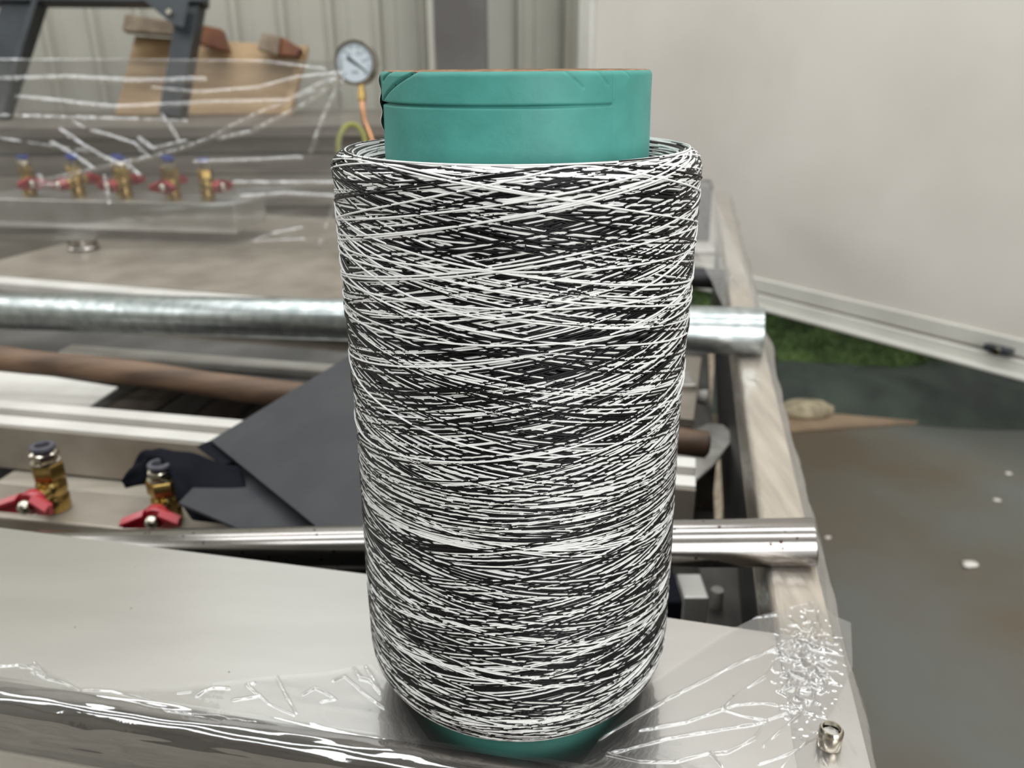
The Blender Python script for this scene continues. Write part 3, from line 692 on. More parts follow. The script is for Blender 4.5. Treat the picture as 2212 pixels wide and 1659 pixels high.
# right of the spool, far: white strip, grey round bar
q0, q1 = WD(1250, 560, 1.95), WD(1546, 562, 1.93)
o = line_box('white_strip', Vector(q0), Vector(q1), 0.25, -0.045, -0.035, M['alu_white'], None, 0.002); tag(o, 'pale metal strip crossing behind the spool near the far rail', 'strip')
bm = bmesh.new(); tube(bm, [WD(1200, 585, 1.72), WD(1558, 603, 1.70)], 0.021, 20); o = link('grey_round_bar', bm, M['dark_steel']); auto_smooth(o); tag(o, 'dark grey round bar end seen right of the spool above the galvanised pipe', 'bar')
o = line_box('grey_block', WD(1420, 530, 2.05), WD(1530, 535, 2.03), 0.12, -0.0345, 0.10, M['dark_steel'], None, 0.003); tag(o, 'grey block on the pale strip right of the spool', 'block')

# ------------------------------------------------------------------ small things in the right bay
def wb(name, px0, px1, py, zt, back, zb, m, label, cat, bv=0.002):
    o = line_box(name, W(px0, py, zt), W(px1, py, zt), back, zb, zt, m, None, bv); return tag(o, label, cat)
wb('aluminium_block', 1395, 1505, 832, -0.13, 0.07, BASE+0.001, M['alu'], 'upright aluminium block right of the spool below the galvanised pipe', 'block')
bm = bmesh.new(); q = W(1512, 858, -0.165); tube(bm, [q-TU*0.018, q+TU*0.012], [0.010, 0.014], 16); tag(link('clamp_knob', bm, M['white_knit']), 'small pale knob on the side of the upright aluminium block', 'knob')
wb('white_box', 1478, 1532, 1291, -0.16, 0.045, BASE+0.001, M['alu_white'], 'small white box between the front pipe and the steel plate', 'box')
wb('black_shape', 1250, 1476, 1300, -0.10, 0.085, BASE+0.001, M['cloth'], 'plain black shape filling the gap just right of the spool foot', 'block', 0.003)  # plain near-black volume filling the gap
bm = bmesh.new(); q = W(1546, 1310, -0.23); tube(bm, [q+ZZ*0.0, q+ZZ*0.024], 0.0075, 16); o = link('white_peg', bm, M['white_knit'])
tag(o, 'tiny white peg standing beside the small white box', 'peg'); 
bm = bmesh.new(); tbox(bm, 0.2, 0.3, 0, 0.1, 0, 0.01); bm.free()
bm = bmesh.new(); u_, v_ = uv(1546, 1310, -0.23); tbox(bm, u_-0.02, u_+0.09, v_-0.04, v_+0.10, BASE+0.001, -0.2305); bevel(bm, 0.002, 1); tag(link('grey_slab', bm, M['slat2']), 'dull grey slab on the deck under the tiny white peg', 'slab')
# pale rag with rounded end
bm = bmesh.new()
pts = [(1500, 925), (1530, 914), (1562, 917), (1580, 932), (1578, 955), (1540, 1005), (1500, 1040), (1440, 1060), (1440, 940)]
slab(bm, [W(x, y, -0.20) for x, y in pts], 0.006); bevel(bm, 0.002, 2)
tag(link('pale_cloth', bm, M['white_knit']), 'flat pale grey cloth with rounded end under the tip of the wooden rod', 'cloth')
bm = bmesh.new(); u1, v1_ = uv(1520, 960, -0.2065); tbox(bm, u1-0.16, u1+0.02, v1_-0.05, v1_+0.03, BASE+0.001, -0.2068); tag(link('grey_slab', bm, M['slat']), 'brown grey slab under the pale rounded cloth', 'slab')

# ------------------------------------------------------------------ pressure gauge
gc = WD(768, 136, 1.95)
gn = (EYE-gc).normalized(); gn = (gn+Vector((-0.30, 0, 0.12))).normalized()
gr = (Vector((0, 0, 1)).cross(gn)).normalized(); gu = gn.cross(gr)
ga = empty('pressure_gauge', gc, 'round chrome-rimmed pressure gauge with pale dial beside the green tube', 'gauge')
def ring_disc(bm, prof, n=48):
    rings = [[bm.verts.new(gc+(gr*math.cos(t)+gu*math.sin(t))*r_+gn*h) for t in [2*math.pi*k/n for k in range(n)]] for r_, h in prof]
    for a, b in zip(rings, rings[1:]):
        for k in range(n): bm.faces.new((a[k], a[(k+1) % n], b[(k+1) % n], b[k]))
    if prof[0][0] > 0: bm.faces.new(rings[0][::-1])
    bm.faces.new(rings[-1])
R = 0.050
bm = bmesh.new(); ring_disc(bm, [(R*0.93, -0.030), (R, -0.026), (R, 0.004), (R*1.03, 0.007), (R*1.0, 0.011), (R*0.90, 0.011), (R*0.88, 0.004)]); auto_smooth(link('case', bm, M['nickel'], ga))
bm = bmesh.new(); ring_disc(bm, [(R*0.87, 0.0045), (R*0.87, 0.0055)]); dl = link('dial', bm, M['dial'], ga)
bm = bmesh.new()
for k in range(28):                     # scale ticks
    t = math.radians(-135-45+270*k/27+90+45+180)
    t = math.radians(225-270*k/27); c_ = gr*math.cos(t)+gu*math.sin(t); s_ = -gr*math.sin(t)+gu*math.cos(t)
    r0, r1 = (0.62 if k % 3 == 0 else 0.72)*R, 0.80*R; wd = 0.0009 if k % 3 == 0 else 0.0005
    box8(bm, [gc+c_*a+s_*b+gn*h for h in (0.0056, 0.0060) for a, b in ((r0, -wd), (r1, -wd), (r1, wd), (r0, wd))])
link('scale_marks', bm, M['dial_ink'], dl)
cu = None
def gauge_text(s, x, y, size):
    cur = bpy.data.curves.new('numerals', 'FONT'); cur.body = s; cur.size = size; cur.align_x = 'CENTER'; cur.align_y = 'CENTER'; cur.extrude = 0.0002
    ob = bpy.data.objects.new('numerals', cur); COL.objects.link(ob)
    bpy.context.view_layer.update(); dg = bpy.context.evaluated_depsgraph_get(); me = bpy.data.meshes.new_from_object(ob.evaluated_get(dg))
    bpy.data.objects.remove(ob); co = np.empty(len(me.vertices)*3, np.float32); me.vertices.foreach_get('co', co); co = co.reshape(-1, 3)
    B = np.array([gr, gu, gn]); me.vertices.foreach_set('co', ((co@B)+np.array(gc+gr*x+gu*y+gn*0.0060)).astype(np.float32).ravel()); me.materials.clear()
    link('numerals', me, M['dial_ink'], dl)
gauge_text('0.1', -0.013, 0.019, 0.011); gauge_text('0.2', 0.011, 0.020, 0.011); gauge_text('0.3', 0.024, 0.004, 0.010); gauge_text('MPa', 0.0, -0.022, 0.010)
# needle from upper left to lower right
a_ = (gr*(-0.018)+gu*(0.012)); b_ = (gr*0.033+gu*(-0.023)); s_ = gn.cross((b_-a_).normalized())
bm = bmesh.new(); box8(bm, [gc+a_+s_*0.004+gn*0.0062, gc+b_+s_*0.0008+gn*0.0062, gc+b_-s_*0.0008+gn*0.0062, gc+a_-s_*0.004+gn*0.0062,
                            gc+a_+s_*0.004+gn*0.0075, gc+b_+s_*0.0008+gn*0.0075, gc+b_-s_*0.0008+gn*0.0075, gc+a_-s_*0.004+gn*0.0075]); link('needle', bm, M['needle'], dl)
bm = bmesh.new(); ring = lambda a, b, r: tube(bm, [a, b], r, 14)
g0 = WD(780, 182, 1.96); g1 = WD(781, 196, 1.96); g2 = WD(782, 218, 1.96)
ring(g0, g1, 0.007); ring(g1, g2, 0.0095); auto_smooth(link('stem_fitting', bm, M['brass'], ga))
bm = bmesh.new(); base_pt = WD(812, 330, 1.98); end_pt = Vector((base_pt.x+0.01, base_pt.y, Z0-0.0495))
tube(bm, [g2, WD(783, 232, 1.96), WD(786, 258, 1.96), WD(797, 284, 1.97), WD(806, 310, 1.98), base_pt, end_pt], 0.006, 12); auto_smooth(link('copper_tube', bm, M['copper'], ga))
bm = bmesh.new(); pts = []
for k in range(25):
    t = math.pi*k/24; pts.append(WD(760-30*math.cos(t), 318-50*math.sin(t) if True else 0, 2.0))
pts = [Vector((pts[0].x, pts[0].y, Z0-0.045))]+pts+[Vector((pts[-1].x, pts[-1].y, Z0-0.045))]
tube(bm, pts, 0.006, 10); o = auto_smooth(link('air_hose', bm, M['olive'])); tag(o, 'thin yellow-green hose arching beside the gauge tube', 'hose')

# ------------------------------------------------------------------ back stretch film: upright sheet with creases
D = 1.90
def film_grid(name, corners, nx, ny, ridges, m, label, cat, amp=0.0, parent=None, wid=0.004, keep=None, clampH=False, extra=None, mod=30, ws=0.6, hs=1.0):
    """corners: four 3-D points (a,b top; d,c bottom); ridges: polylines in photo pixels mapped on that surface"""
    a, b, c, d = [np.array(x) for x in corners]
    s = np.linspace(0, 1, nx)[:, None, None]; t = np.linspace(0, 1, ny)[None, :, None]
    P = (a*(1-s)+b*s)*(1-t)+(d*(1-s)+c*s)*t
    P = P.reshape(-1, 3); nrm = np.cross(b-a, d-a); nrm /= np.linalg.norm(nrm)
    if nrm@(np.array(EYE)-a) < 0: nrm = -nrm
    q = P-np.array(EYE); k = q@np.array(FW); PX = np.stack([CX+F_PX*(q@np.array(RT))/k, CY-F_PX*(q@np.array(UP))/k], 1)
    px_m = k/F_PX; H = np.zeros(len(P))
    for poly, hgt, wpx in ridges:
        dd = np.full(len(P), 1e9)
        for p1, p2 in zip(poly, poly[1:]): dd = np.minimum(dd, seg_dist(PX, p1, p2))
        H = H+hgt*ws*hs*np.exp(-(dd/(wpx*ws))**2)
    H = H*np.array([0.45+0.9*abs(noise.noise(Vector((p[0]*mod, p[1]*mod, p[2]*mod))))*2 for p in P])
    if extra is not None: H = H+extra(PX, P)
    if amp:
        H = H+np.array([amp*noise.noise(Vector((p[0]*2.5, p[1]*2.5, p[2]*14))) for p in P])
    if clampH: H = np.maximum(H, 0)
    V = P+nrm*H[:, None]
    idx = np.arange(nx*ny).reshape(nx, ny)
    Q = np.stack([idx[:-1, :-1], idx[1:, :-1], idx[1:, 1:], idx[:-1, 1:]], -1).reshape(-1, 4)
    if keep is not None:
        cen = PX[Q].mean(1); ok = np.array([inside(keep, x, y) for x, y in cen]); Q = Q[ok]
        used = np.unique(Q); rm = -np.ones(len(V), int); rm[used] = np.arange(len(used)); V = V[used]; Q = rm[Q]
    o = link(name, np_mesh(name, V, Q), m, parent)
    if label: tag(o, label, cat)
    return o
rb = [([(-20, 130), (300, 129), (560, 132), (700, 150)], 0.004, 3),
      ([(-20, 172), (150, 168), (300, 176), (440, 172)], 0.010, 6),
      ([(40, 210), (250, 232), (450, 222), (620, 218), (735, 162)], 0.008, 5),
      ([(330, 190), (430, 200), (560, 190), (640, 168), (735, 158)], 0.006, 4),
      ([(735, 168), (660, 205), (570, 240), (500, 272), (455, 298), (380, 325), (300, 345), (170, 372), (85, 392)], 0.008, 4),
      ([(735, 172), (640, 235), (540, 285), (470, 300)], 0.006, 4),
      ([(112, 308), (150, 328), (200, 362)], 0.007, 3.5), ([(132, 280), (175, 310), (220, 338), (280, 362)], 0.008, 4),
      ([(198, 282), (245, 295), (295, 312), (318, 340)], 0.007, 3.5), ([(158, 262), (180, 275)], 0.005, 3),
      ([(350, 248), (368, 275), (385, 305)], 0.006, 3.5), ([(300, 298), (330, 322), (400, 305)], 0.006, 4),
      ([(85, 380), (90, 398), (120, 400), (165, 378)], 0.008, 4), ([(225, 380), (235, 440)], 0.005, 3), ([(270, 350), (300, 378)], 0.008, 5),
      ([(520, 425), (620, 418), (725, 425)], 0.007, 5), ([(505, 395), (740, 395)], 0.005, 5), ([(545, 522), (590, 505), (650, 493)], 0.006, 4),
      ([(550, 522), (655, 517)], 0.005, 3), ([(740, 180), (742, 300), (730, 420), (690, 530)], 0.005, 4), ([(735, 175), (700, 250), (670, 330)], 0.004, 4),
      ([(420, 350), (560, 345), (650, 340)], 0.004, 4), ([(0, 300), (200, 330)], 0.003, 5), ([(-20, 250), (400, 262)], 0.003, 6)]
def WY(px, py, y): r = ray(px, py); return EYE+r*((y-EYE.y)/r.y)      # view ray meets an upright plane
film_grid('stretch_film', (WY(-60, 126, 1.60), WY(742, 130, 1.60), WY(735, 540, 1.60), WY(-60, 512, 1.60)), 440, 240, rb, M['film_back'],
          'clear crinkled stretch film hanging in front of the rear valve row', 'plastic film', amp=0.0022, ws=0.6, mod=40, hs=2.3)
# right side of that film, wrapped round to the rail
rb2 = [([(1495, 400), (1540, 520), (1600, 650)], 0.008, 5), ([(1520, 430), (1560, 560), (1620, 690)], 0.006, 4), ([(1500, 560), (1560, 640)], 0.005, 4)]
film_grid('stretch_film', (WD(1440, 380, D), WD(1533, 395, D), WD(1640, 660, 1.45), WD(1560, 665, 1.45)), 40, 90, rb2, M['film_rail'],
          'narrow piece of clear film pulled over the far end of the right rail', 'plastic film', amp=0.008)

# ------------------------------------------------------------------ front films on the plate
def crumple(PX, P):
    d = np.exp(-(((PX[:, 0]-1745)/50)**2+((PX[:, 1]-1440)/90)**2))
    n = np.array([noise.noise(Vector((p[0]*80, p[1]*80, 3)))+0.5*noise.noise(Vector((p[0]*190, p[1]*190, 8))) for p in P])
    rg = 1-np.abs(n)*1.6
    return 0.0050*d*np.clip(rg, 0, 1)**2.5 + 0.00015*np.array([noise.noise(Vector((p[0]*25, p[1]*25, 1))) for p in P])
rf = [([(1290, 1600), (1330, 1575), (1440, 1510), (1600, 1430), (1700, 1392), (1765, 1368)], 0.0022, 4),
      ([(1380, 1578), (1480, 1560), (1560, 1532), (1600, 1495), (1655, 1460), (1690, 1415)], 0.0020, 4),
      ([(1560, 1532), (1590, 1522), (1650, 1518), (1715, 1528)], 0.0018, 3.5), ([(1560, 1532), (1600, 1545), (1655, 1556), (1700, 1540)], 0.0016, 3.5),
      ([(1310, 1630), (1440, 1595), (1560, 1575), (1655, 1560), (1630, 1595), (1570, 1625), (1535, 1628)], 0.0020, 4),
      ([(1310, 1630), (1380, 1645), (1460, 1645), (1535, 1625), (1560, 1655)], 0.0018, 3.5),
      ([(1650, 1610), (1690, 1575), (1735, 1540), (1755, 1520)], 0.0020, 4), ([(1640, 1650), (1700, 1630), (1770, 1590)], 0.0016, 3), ([(1690, 1655), (1740, 1605), (1770, 1580)], 0.0014, 3),
      ([(1540, 1352), (1620, 1335), (1680, 1328)], 0.0016, 3), ([(1710, 1310), (1745, 1300), (1765, 1330), (1775, 1360)], 0.0022, 3.5), ([(1735, 1345), (1765, 1345), (1745, 1380)], 0.0018, 3),
      ([(1670, 1400), (1700, 1420), (1730, 1400), (1760, 1420)], 0.0022, 4), ([(1690, 1440), (1710, 1470), (1690, 1490)], 0.002, 4)]
keepR = [(1240, 1670), (1300, 1590), (1410, 1470), (1560, 1370), (1640, 1330), (1770, 1296), (1800, 1330), (1838, 1345), (1842, 1440), (1800, 1530), (1770, 1580), (1790, 1670)]
zf = 0.0014
film_grid('plate_film', (W(1180, 1280, zf), W(1880, 1280, zf), W(1960, 1690, zf), W(1130, 1690, zf)), 620, 400, rf, M['film_top'],
          'crumpled clear film spread over the right corner of the steel plate', 'plastic film', keep=keepR, extra=crumple, clampH=True, mod=60, ws=0.62)
def ripple(PX, P):
    return 0.0003*np.array([abs(noise.noise(Vector((p.dot(TU)*6, p.dot(TV)*70, 2)))) for p in [Vector(x) for x in P]])
rl = [([(-20, 1440), (40, 1436), (100, 1455)], 0.0020, 3.5), ([(45, 1440), (80, 1440), (103, 1466), (70, 1452)], 0.0022, 4), ([(75, 1430), (103, 1466)], 0.0015, 3),
      ([(103, 1466), (140, 1475), (170, 1490)], 0.0016, 3.5), ([(180, 1490), (240, 1492), (310, 1510), (345, 1520), (362, 1535)], 0.0018, 3.5),
      ([(385, 1497), (410, 1494)], 0.0015, 3), ([(425, 1503), (440, 1492), (460, 1485), (495, 1487)], 0.002, 4), ([(505, 1512), (560, 1503), (535, 1480), (550, 1475)], 0.002, 4),
      ([(560, 1500), (580, 1520), (635, 1545)], 0.0016, 3), ([(597, 1460), (615, 1495), (640, 1540)], 0.0018, 3.5),
      ([(655, 1500), (680, 1485), (700, 1495), (725, 1510), (695, 1515)], 0.002, 3.5), ([(720, 1470), (745, 1460), (790, 1500), (830, 1530)], 0.002, 3.5),
      ([(765, 1445), (780, 1465), (800, 1470), (822, 1495)], 0.0026, 5), ([(790, 1440), (815, 1480)], 0.002, 4),
      ([(370, 1535), (500, 1555), (600, 1570), (700, 1600)], 0.0018, 4), ([(420, 1545), (560, 1560), (680, 1590), (830, 1605)], 0.0018, 4), ([(350, 1552), (500, 1580), (640, 1605)], 0.0016, 4),
      ([(520, 1575), (700, 1610), (840, 1622)], 0.0016, 4), ([(260, 1540), (420, 1580), (560, 1600)], 0.0012, 5)]
keepL = [(-60, 1432), (30, 1436), (78, 1428), (105, 1446), (170, 1480), (300, 1488), (380, 1487), (500, 1470), (600, 1460), (700, 1452), (800, 1434), (840, 1475), (900, 1560), (1000, 1700), (-60, 1700)]
film_grid('plate_film', (W(-80, 1400, zf), W(960, 1400, zf), W(1010, 1610, zf), W(-80, 1497, zf)), 640, 160, rl, M['film_top'],
          'clear film strip with bright creases over the folded near edge of the steel plate', 'plastic film', keep=keepL, extra=ripple, clampH=True, mod=60, ws=0.62)
# part of the film that hangs down the folded edge
vs = []; nu_, nv_ = 300, 40
for i in range(nu_):
    u = UL+(n_b+0.08-UL)*i/(nu_-1)
    for j in range(nv_):
        s = j/(nv_-1)*0.074; b0 = vn(u)
        if s < 0.012: p = (b0+0.012-s+0.000, 0.0016)
        elif s < 0.028: a = (s-0.012)/0.016*math.pi/2; p = (b0-0.0115*math.sin(a), -0.0099+0.0115*math.cos(a))
        else: p = (b0-0.0118-0.1*(s-0.028), -0.0099-(s-0.028)*0.78)
        h = 0.0010*abs(noise.noise(Vector((u*7, s*160, 5))))+0.0008*noise.noise(Vector((u*30, s*300, 9)))
        vs.append(tuple(T(u, p[0]-h*0.7, p[1]+h*0.7)))
qs = [(i*nv_+j, (i+1)*nv_+j, (i+1)*nv_+j+1, i*nv_+j+1) for i in range(nu_-1) for j in range(nv_-1)]
o = link('edge_film', np_mesh('edge_film', vs, qs), M['film_top']); tag(o, 'rippled clear film pulled down over the rounded near edge of the plate', 'plastic film')

# ------------------------------------------------------------------ the spool
KS = 1.062; SX = 0.003*KS; SY = -0.42+0.42*KS
sp0 = Vector((SX, SY, Z0+0.0003))
spool = empty('thread_spool', sp0, 'large upright spool of black and white thread on a green paper tube', 'spool')
teal = mat('teal_paper', rgb(76, 150, 141), 0.5, 0.0, spec=0.35, noise_scale=55, col2=rgb(68, 139, 130), bump=0.10, bump_scale=260, detail=6, coat=0.0)
brown = mat('tube_board_edge', rgb(150, 118, 88), 0.8, noise_scale=120, col2=rgb(112, 84, 60), stretch=(1, 1, 0.2))
RC = 0.0643*KS; HC = 0.3733
bm = bmesh.new()
lathe(bm, [(RC-0.0085, 0.0), (RC-0.0018, 0.0), (RC-0.0018, HC-0.060), (RC-0.0048, HC-0.058), (RC-0.0048, HC-0.010), (RC-0.0014, HC-0.006), (RC-0.0012, HC-0.0006), (RC-0.0020, HC), (RC-0.0080, HC), (RC-0.0085, HC-0.0006)], 96, sp0)
link('cardboard_core', bm, brown, spool, smooth=False)
auto_smooth(bpy.context.scene.objects['cardboard_core'], 50)
# paper skin: fine grid over the exposed top, with the slit, seam and creases pressed in
na, nh = 900, 100
z_lo, z_hi = 0.319, HC-0.0004
ang = np.linspace(-math.pi, math.pi, na, endpoint=False)     # 0 = towards the camera, + to the right
hh = np.linspace(z_lo, z_hi, nh)
A, Hh = np.meshgrid(ang, hh, indexing='ij')
rad = np.full_like(A, RC)
def ang_of(px): return math.asin(max(-1, min(1, (px-1116.5)/292)))
def z_of(py, a):                                             # height on the skin for a pixel row at angle a
    p = Vector((SX+RC*math.sin(a), SY-RC*math.cos(a), 0)); r = ray(CX+1, py); t = (p.y-EYE.y)/r.y; return EYE.z+r.z*t-sp0.z
zs = z_of(230, 0)
a1 = ang_of(1300)
band = (A < a1)
rad += np.where(band & (Hh > zs), 0.0005, 0)
taper = np.clip((a1-A)/0.5, 0, 1)
rad -= np.where(band, 0.0032*np.exp(-((Hh-zs+0.0002)/0.00050)**2)*np.maximum(taper, 0.35), 0)
rad -= 0.0004*np.exp(-((A-ang_of(1304)-0.004)/0.006)**2)*((Hh < zs+0.002))
rad += 0.0003*(A > ang_of(1304))
def crease(p, q, dep, w=0.0006):
    global rad
    a0_, a1_ = ang_of(p[0]), ang_of(q[0]); z0_, z1_ = z_of(p[1], a0_), z_of(q[1], a1_)
    P = np.stack([A.ravel()*RC, Hh.ravel()], 1); dd = seg_dist(P, (a0_*RC, z0_), (a1_*RC, z1_)).reshape(A.shape)
    rad -= dep*np.exp(-(dd/w)**2)
for p, q, dp in (((836, 215), (870, 185), 0.0011), ((870, 185), (908, 162), 0.0011), ((908, 162), (935, 144), 0.0011), ((840, 172), (858, 155), 0.0008), ((858, 155), (878, 145), 0.0008),
                 ((1205, 155), (1240, 190), 0.0003), ((1265, 150), (1290, 185), 0.0003), ((1320, 148), (1335, 165), 0.0003)): crease(p, q, dp*1.5)
rad = rad-0.0012*np.clip((Hh-(z_hi-0.0022))/0.0022, 0, 1)**2
rad += 0.00025*np.sin(A*7+1)*np.sin(Hh*90)
Vx = np.stack([SX+rad*np.sin(A), SY-rad*np.cos(A), sp0.z+Hh], -1).reshape(-1, 3)
# ragged torn edge at the far left of the skin
idx = np.arange(na*nh).reshape(na, nh); nx_ = np.roll(idx, -1, axis=0)
Q = np.stack([idx[:, :-1], nx_[:, :-1], nx_[:, 1:], idx[:, 1:]], -1).reshape(-1, 4)
link('paper_skin', np_mesh('paper_skin', Vx, Q), teal, spool)
bm = bmesh.new(); lathe(bm, [(RC-0.0004, 0.0001), (RC, 0.0005), (RC, z_lo+0.001), (RC-0.0004, z_lo+0.0015)], 96, sp0)
auto_smooth(link('lower_paper_skin', bm, teal, spool))
# white torn label sliver on the left side
vs = []
for i in range(12):
    a = math.radians(-77)-0.75*i/11
    for j in range(20):
        h = z_of(160, ang_of(824))-0.026*j/19; w_ = 0.0010+0.0005*math.sin(j*0.9)
        vs.append((SX+(RC+w_)*math.sin(a), SY-(RC+w_)*math.cos(a), sp0.z+h))
qs = [(i*20+j, (i+1)*20+j, (i+1)*20+j+1, i*20+j+1) for i in range(11) for j in range(19)]
o = link('paper_label', np_mesh('paper_label', vs, qs), M['paper'], spool); o['label'] = 'white paper sliver'

# thread body
HB, HT, RB = 0.0128, 0.3356, 0.0895*KS      # bottom, top, outer radius (heights above the plate)
def body_r(z):
    """outer radius at height z"""
    z = np.asarray(z, float); t = (z-HB)/(HT-HB)
    r = RB+0.0012*np.clip((t-0.85)/0.15, 0, 1)**2+0.0006*np.sin(t*9)
    rb_, rt_ = 0.026, 0.010
    zb = np.clip((rb_-(z-HB))/rb_, 0, 1); r = r-0.020*(1-np.sqrt(np.clip(1-zb**2, 0, 1)))
    zt = np.clip((z-(HT-rt_))/rt_, 0, 1); r = r-rt_*0.9*(1-np.sqrt(np.clip(1-zt**2, 0, 1)))
    return r
white = mat('white_thread', rgb(228, 228, 226), 0.35, 0.0, spec=0.5)
black = mat('black_thread', rgb(9, 9, 11), 0.4, 0.0, spec=0.22)
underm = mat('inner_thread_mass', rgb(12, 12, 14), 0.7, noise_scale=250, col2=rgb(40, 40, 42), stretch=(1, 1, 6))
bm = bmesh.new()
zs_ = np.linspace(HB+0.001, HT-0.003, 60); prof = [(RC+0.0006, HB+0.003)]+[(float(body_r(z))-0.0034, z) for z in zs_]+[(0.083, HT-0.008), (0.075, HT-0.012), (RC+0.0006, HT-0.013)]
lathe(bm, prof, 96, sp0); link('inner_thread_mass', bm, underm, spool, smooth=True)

allV, allQ, allM = [], [], []; off = 0
NS = 5
def add_strand(phi, z, depth, mi, r0=0.00055, rr=None):
    """phi, z arrays; depth below the outer radius"""
    global off
    r = (body_r(z) if rr is None else rr)-depth
    C = np.stack([SX+r*np.sin(phi), SY-r*np.cos(phi), sp0.z+z], 1)
    Tn = np.gradient(C, axis=0); Tn /= np.linalg.norm(Tn, axis=1)[:, None]
    Nn = np.stack([np.sin(phi), -np.cos(phi), np.zeros_like(phi)], 1)
    Nn = Nn-(Nn*Tn).sum(1)[:, None]*Tn; Nn /= np.linalg.norm(Nn, axis=1)[:, None]
    B = np.cross(Tn, Nn); n = len(phi)
    th = np.linspace(0, 2*np.pi, NS, endpoint=False)+0.3
    ring = C[:, None]+r0*(np.cos(th)[None, :, None]*Nn[:, None]+np.sin(th)[None, :, None]*B[:, None])
    allV.append(ring.reshape(-1, 3)); i = np.arange(n-1)[:, None]*NS; k = np.arange(NS)[None]
    k2 = (k+1) % NS
    q = np.stack([i+k, i+k2, i+NS+k2, i+NS+k], -1).reshape(-1, 4)+off
    allQ.append(q); allM.append(np.full(len(q), mi)); off += n*NS
def zigzag(z0, z1, slope_deg, nper, phase, start, jit=0.0, k=0.985, segs=72, frac0=0.0):
    """strand running up and down between z0 and z1"""
    A_ = (z1-z0)/2; rise = 2*np.pi*RB*math.tan(math.radians(slope_deg))   # per turn
    turns = 4*A_/rise*nper; n = max(8, int(turns*segs))
    s = np.linspace(0, 2*np.pi*nper, n)+start
    tri = np.arcsin(k*np.sin(s))/math.asin(k)
    z = z0+A_*(1+tri); phi = phase+np.linspace(0, 2*np.pi*turns, n)
    if jit: z = z+jit*np.sin(phi*0.37+phase*3)+jit*0.5*np.sin(phi*1.13+phase)
    return phi, np.clip(z, HB+0.0008, HT-0.0003)
U_ = random.uniform
FAM = [0]
def family(n, z0f, z1f, sr, dmax, jit, bias=0.5, nper=1.0):
    """n feeds of one white and one black thread laid side by side; now and then two alike"""
    FAM[0] += 1; sl3 = [sr[0]+(sr[1]-sr[0])*q for q in (0.15, 0.5, 0.85)]; slope = lambda i: sl3[i % 3]*(1+U_(-0.02, 0.02))
    for i in range(n):
        ph = 2*math.pi*(i+random.random()*0.45)/n; st = (FAM[0]*1.7+(i % 3)*2.1+U_(-0.06, 0.06))
        dep = dmax*((i % 3)*0.33+0.34*random.random()); z0, z1, sl = z0f(), z1f(), slope(i)
        c = 0.5+0.8*noise.noise(Vector((i*0.17, 3.7, 0)))+bias-0.5; first = random.random() < 0.5
        p, z = zigzag(z0, z1, sl, nper, ph, st, jit)
        w_ = random.random()
        mis = (0, 1) if first else (1, 0)
        if w_ < 0.22: mis = (0, 0) if random.random() < c else (1, 1)
        elif w_ < 0.38: mis = (1, 0, 1)
        elif w_ < 0.48: mis = (0, 1, 0)
        for r_, mi in enumerate(mis):
            add_strand(p, np.clip(z+r_*0.00116, HB+0.0006, HT-0.0003), dep+random.uniform(0, 0.0003)+0.0006, mi, 0.00050 if mi == 0 else 0.00058)
family(62, lambda: HB+0.001+U_(0, 0.006), lambda: HT-U_(0.0, 0.006), (8.5, 12), 0.0022, 0.0005, 0.5)
family(62, lambda: U_(0.15, 0.18), lambda: HT-U_(0.0, 0.005), (9, 14.5), 0.0018, 0.0005, 0.48, 1.5)
family(88, lambda: HB+0.0005+U_(0, 0.012), lambda: U_(0.13, 0.19), (6, 10.5), 0.0022, 0.0004, 0.5)
family(9, lambda: U_(0.16, 0.2), lambda: HT-U_(0.0, 0.003), (11, 15), 0.0002, 0.0006, 0.6)
family(7, lambda: HB+0.002, lambda: HT-0.001, (7, 10), 0.0002, 0.0006, 0.6)
# flatter bands
family(16, lambda: U_(0.146, 0.158), lambda: U_(0.172, 0.184), (1.0, 2.2), 0.0006, 0.0002, 0.75)
family(10, lambda: HB+0.0005+U_(0, 0.004), lambda: HB+U_(0.02, 0.05), (1.5, 3.0), 0.0008, 0.0002, 0.5)
family(8, lambda: HT-U_(0.020, 0.035), lambda: HT-U_(0.0, 0.003), (3, 6), 0.0003, 0.0002, 0.6)
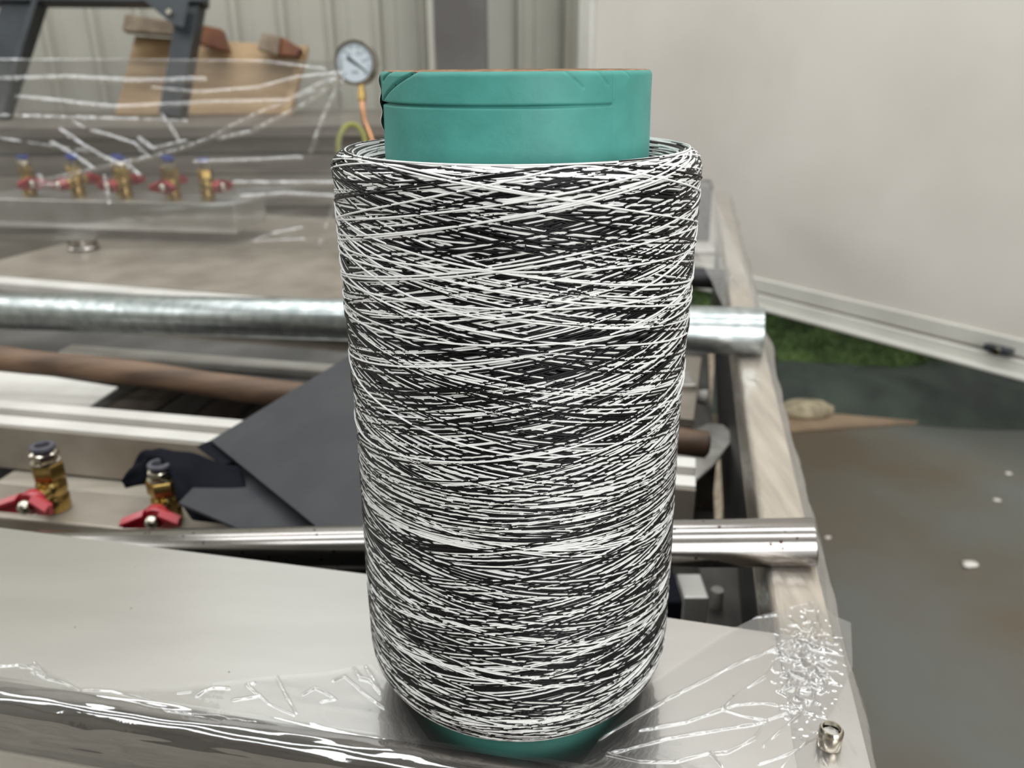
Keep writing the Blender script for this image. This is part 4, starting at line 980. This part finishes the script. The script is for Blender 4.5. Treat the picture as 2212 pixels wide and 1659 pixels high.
# a few loose top strands
for mi, z0, z1, sl in ((0, 0.20, HT-0.001, 11), (0, 0.22, HT-0.0005, 9), (1, 0.21, HT-0.0005, 10), (0, 0.255, 0.262, 0.8), (1, 0.252, 0.262, 0.9), (0, 0.285, 0.292, 1.0), (0, 0.24, HT-0.002, 8), (0, 0.19, 0.30, 8), (1, 0.30, 0.31, 1.4), (0, 0.262, 0.275, 1.5), (0, 0.27, HT, 13), (0, 0.28, HT, 12), (0, 0.29, HT, 10), (0, 0.295, HT, 9), (1, 0.27, HT, 12), (0, 0.285, HT, 15), (0, 0.30, HT, 8), (1, 0.29, HT, 10)):
    p, z = zigzag(z0, z1, sl, 1, random.random()*6.28, random.random()*6.28, 0.0004); add_strand(p, z, 0.0001, mi)
# shoulder loops over the top face, dished towards the tube
for i in range(95):
    f = random.random(); n = 100; ph = np.linspace(0, 2*np.pi*1.02, n)+random.random()*6.28
    rr_ = 0.0880-0.0150*f+U_(0.0008, 0.0045)*np.sin(ph*1.0+random.random()*6)+0.0006*np.sin(ph*2)
    rr_ = np.clip(rr_, RC+0.0018, 0.0893)
    zz_ = np.interp(rr_, [RC, 0.0733, 0.0797, 0.085, 0.0892, 0.0919], [HT-0.0125, HT-0.0105, HT-0.0065, HT-0.0022, HT-0.0004, HT-0.0006])+U_(0, 0.0012)
    add_strand(ph, zz_, 0.0, 0 if random.random() < 0.5 else 1, rr=rr_)
V = np.concatenate(allV); Q = np.concatenate(allQ); Mi = np.concatenate(allM)
print('strand quads', len(Q))
o = link('thread_winding', np_mesh('thread_winding', V, Q, Mi), [white, black], spool); o['kind'] = 'stuff'
# thin green plastic collar showing between tube and thread
tg = mat('green_film_collar', rgb(70, 150, 130), 0.25, 0, coat=0.5)
vs = []; nn = 160
for i in range(nn):
    t = 2*math.pi*i/nn
    for j in range(6):
        f = j/5; r_ = RC+0.0008+0.0045*f; h = HT-0.0118+0.0028*f**2+0.0010*noise.noise(Vector((math.cos(t)*4, math.sin(t)*4, f*2)))
        vs.append((SX+r_*math.sin(t), SY-r_*math.cos(t), sp0.z+h))
qs = [(i*6+j, ((i+1) % nn)*6+j, ((i+1) % nn)*6+j+1, i*6+j+1) for i in range(nn) for j in range(5)]
link('film_collar', np_mesh('film_collar', vs, qs), tg, spool)
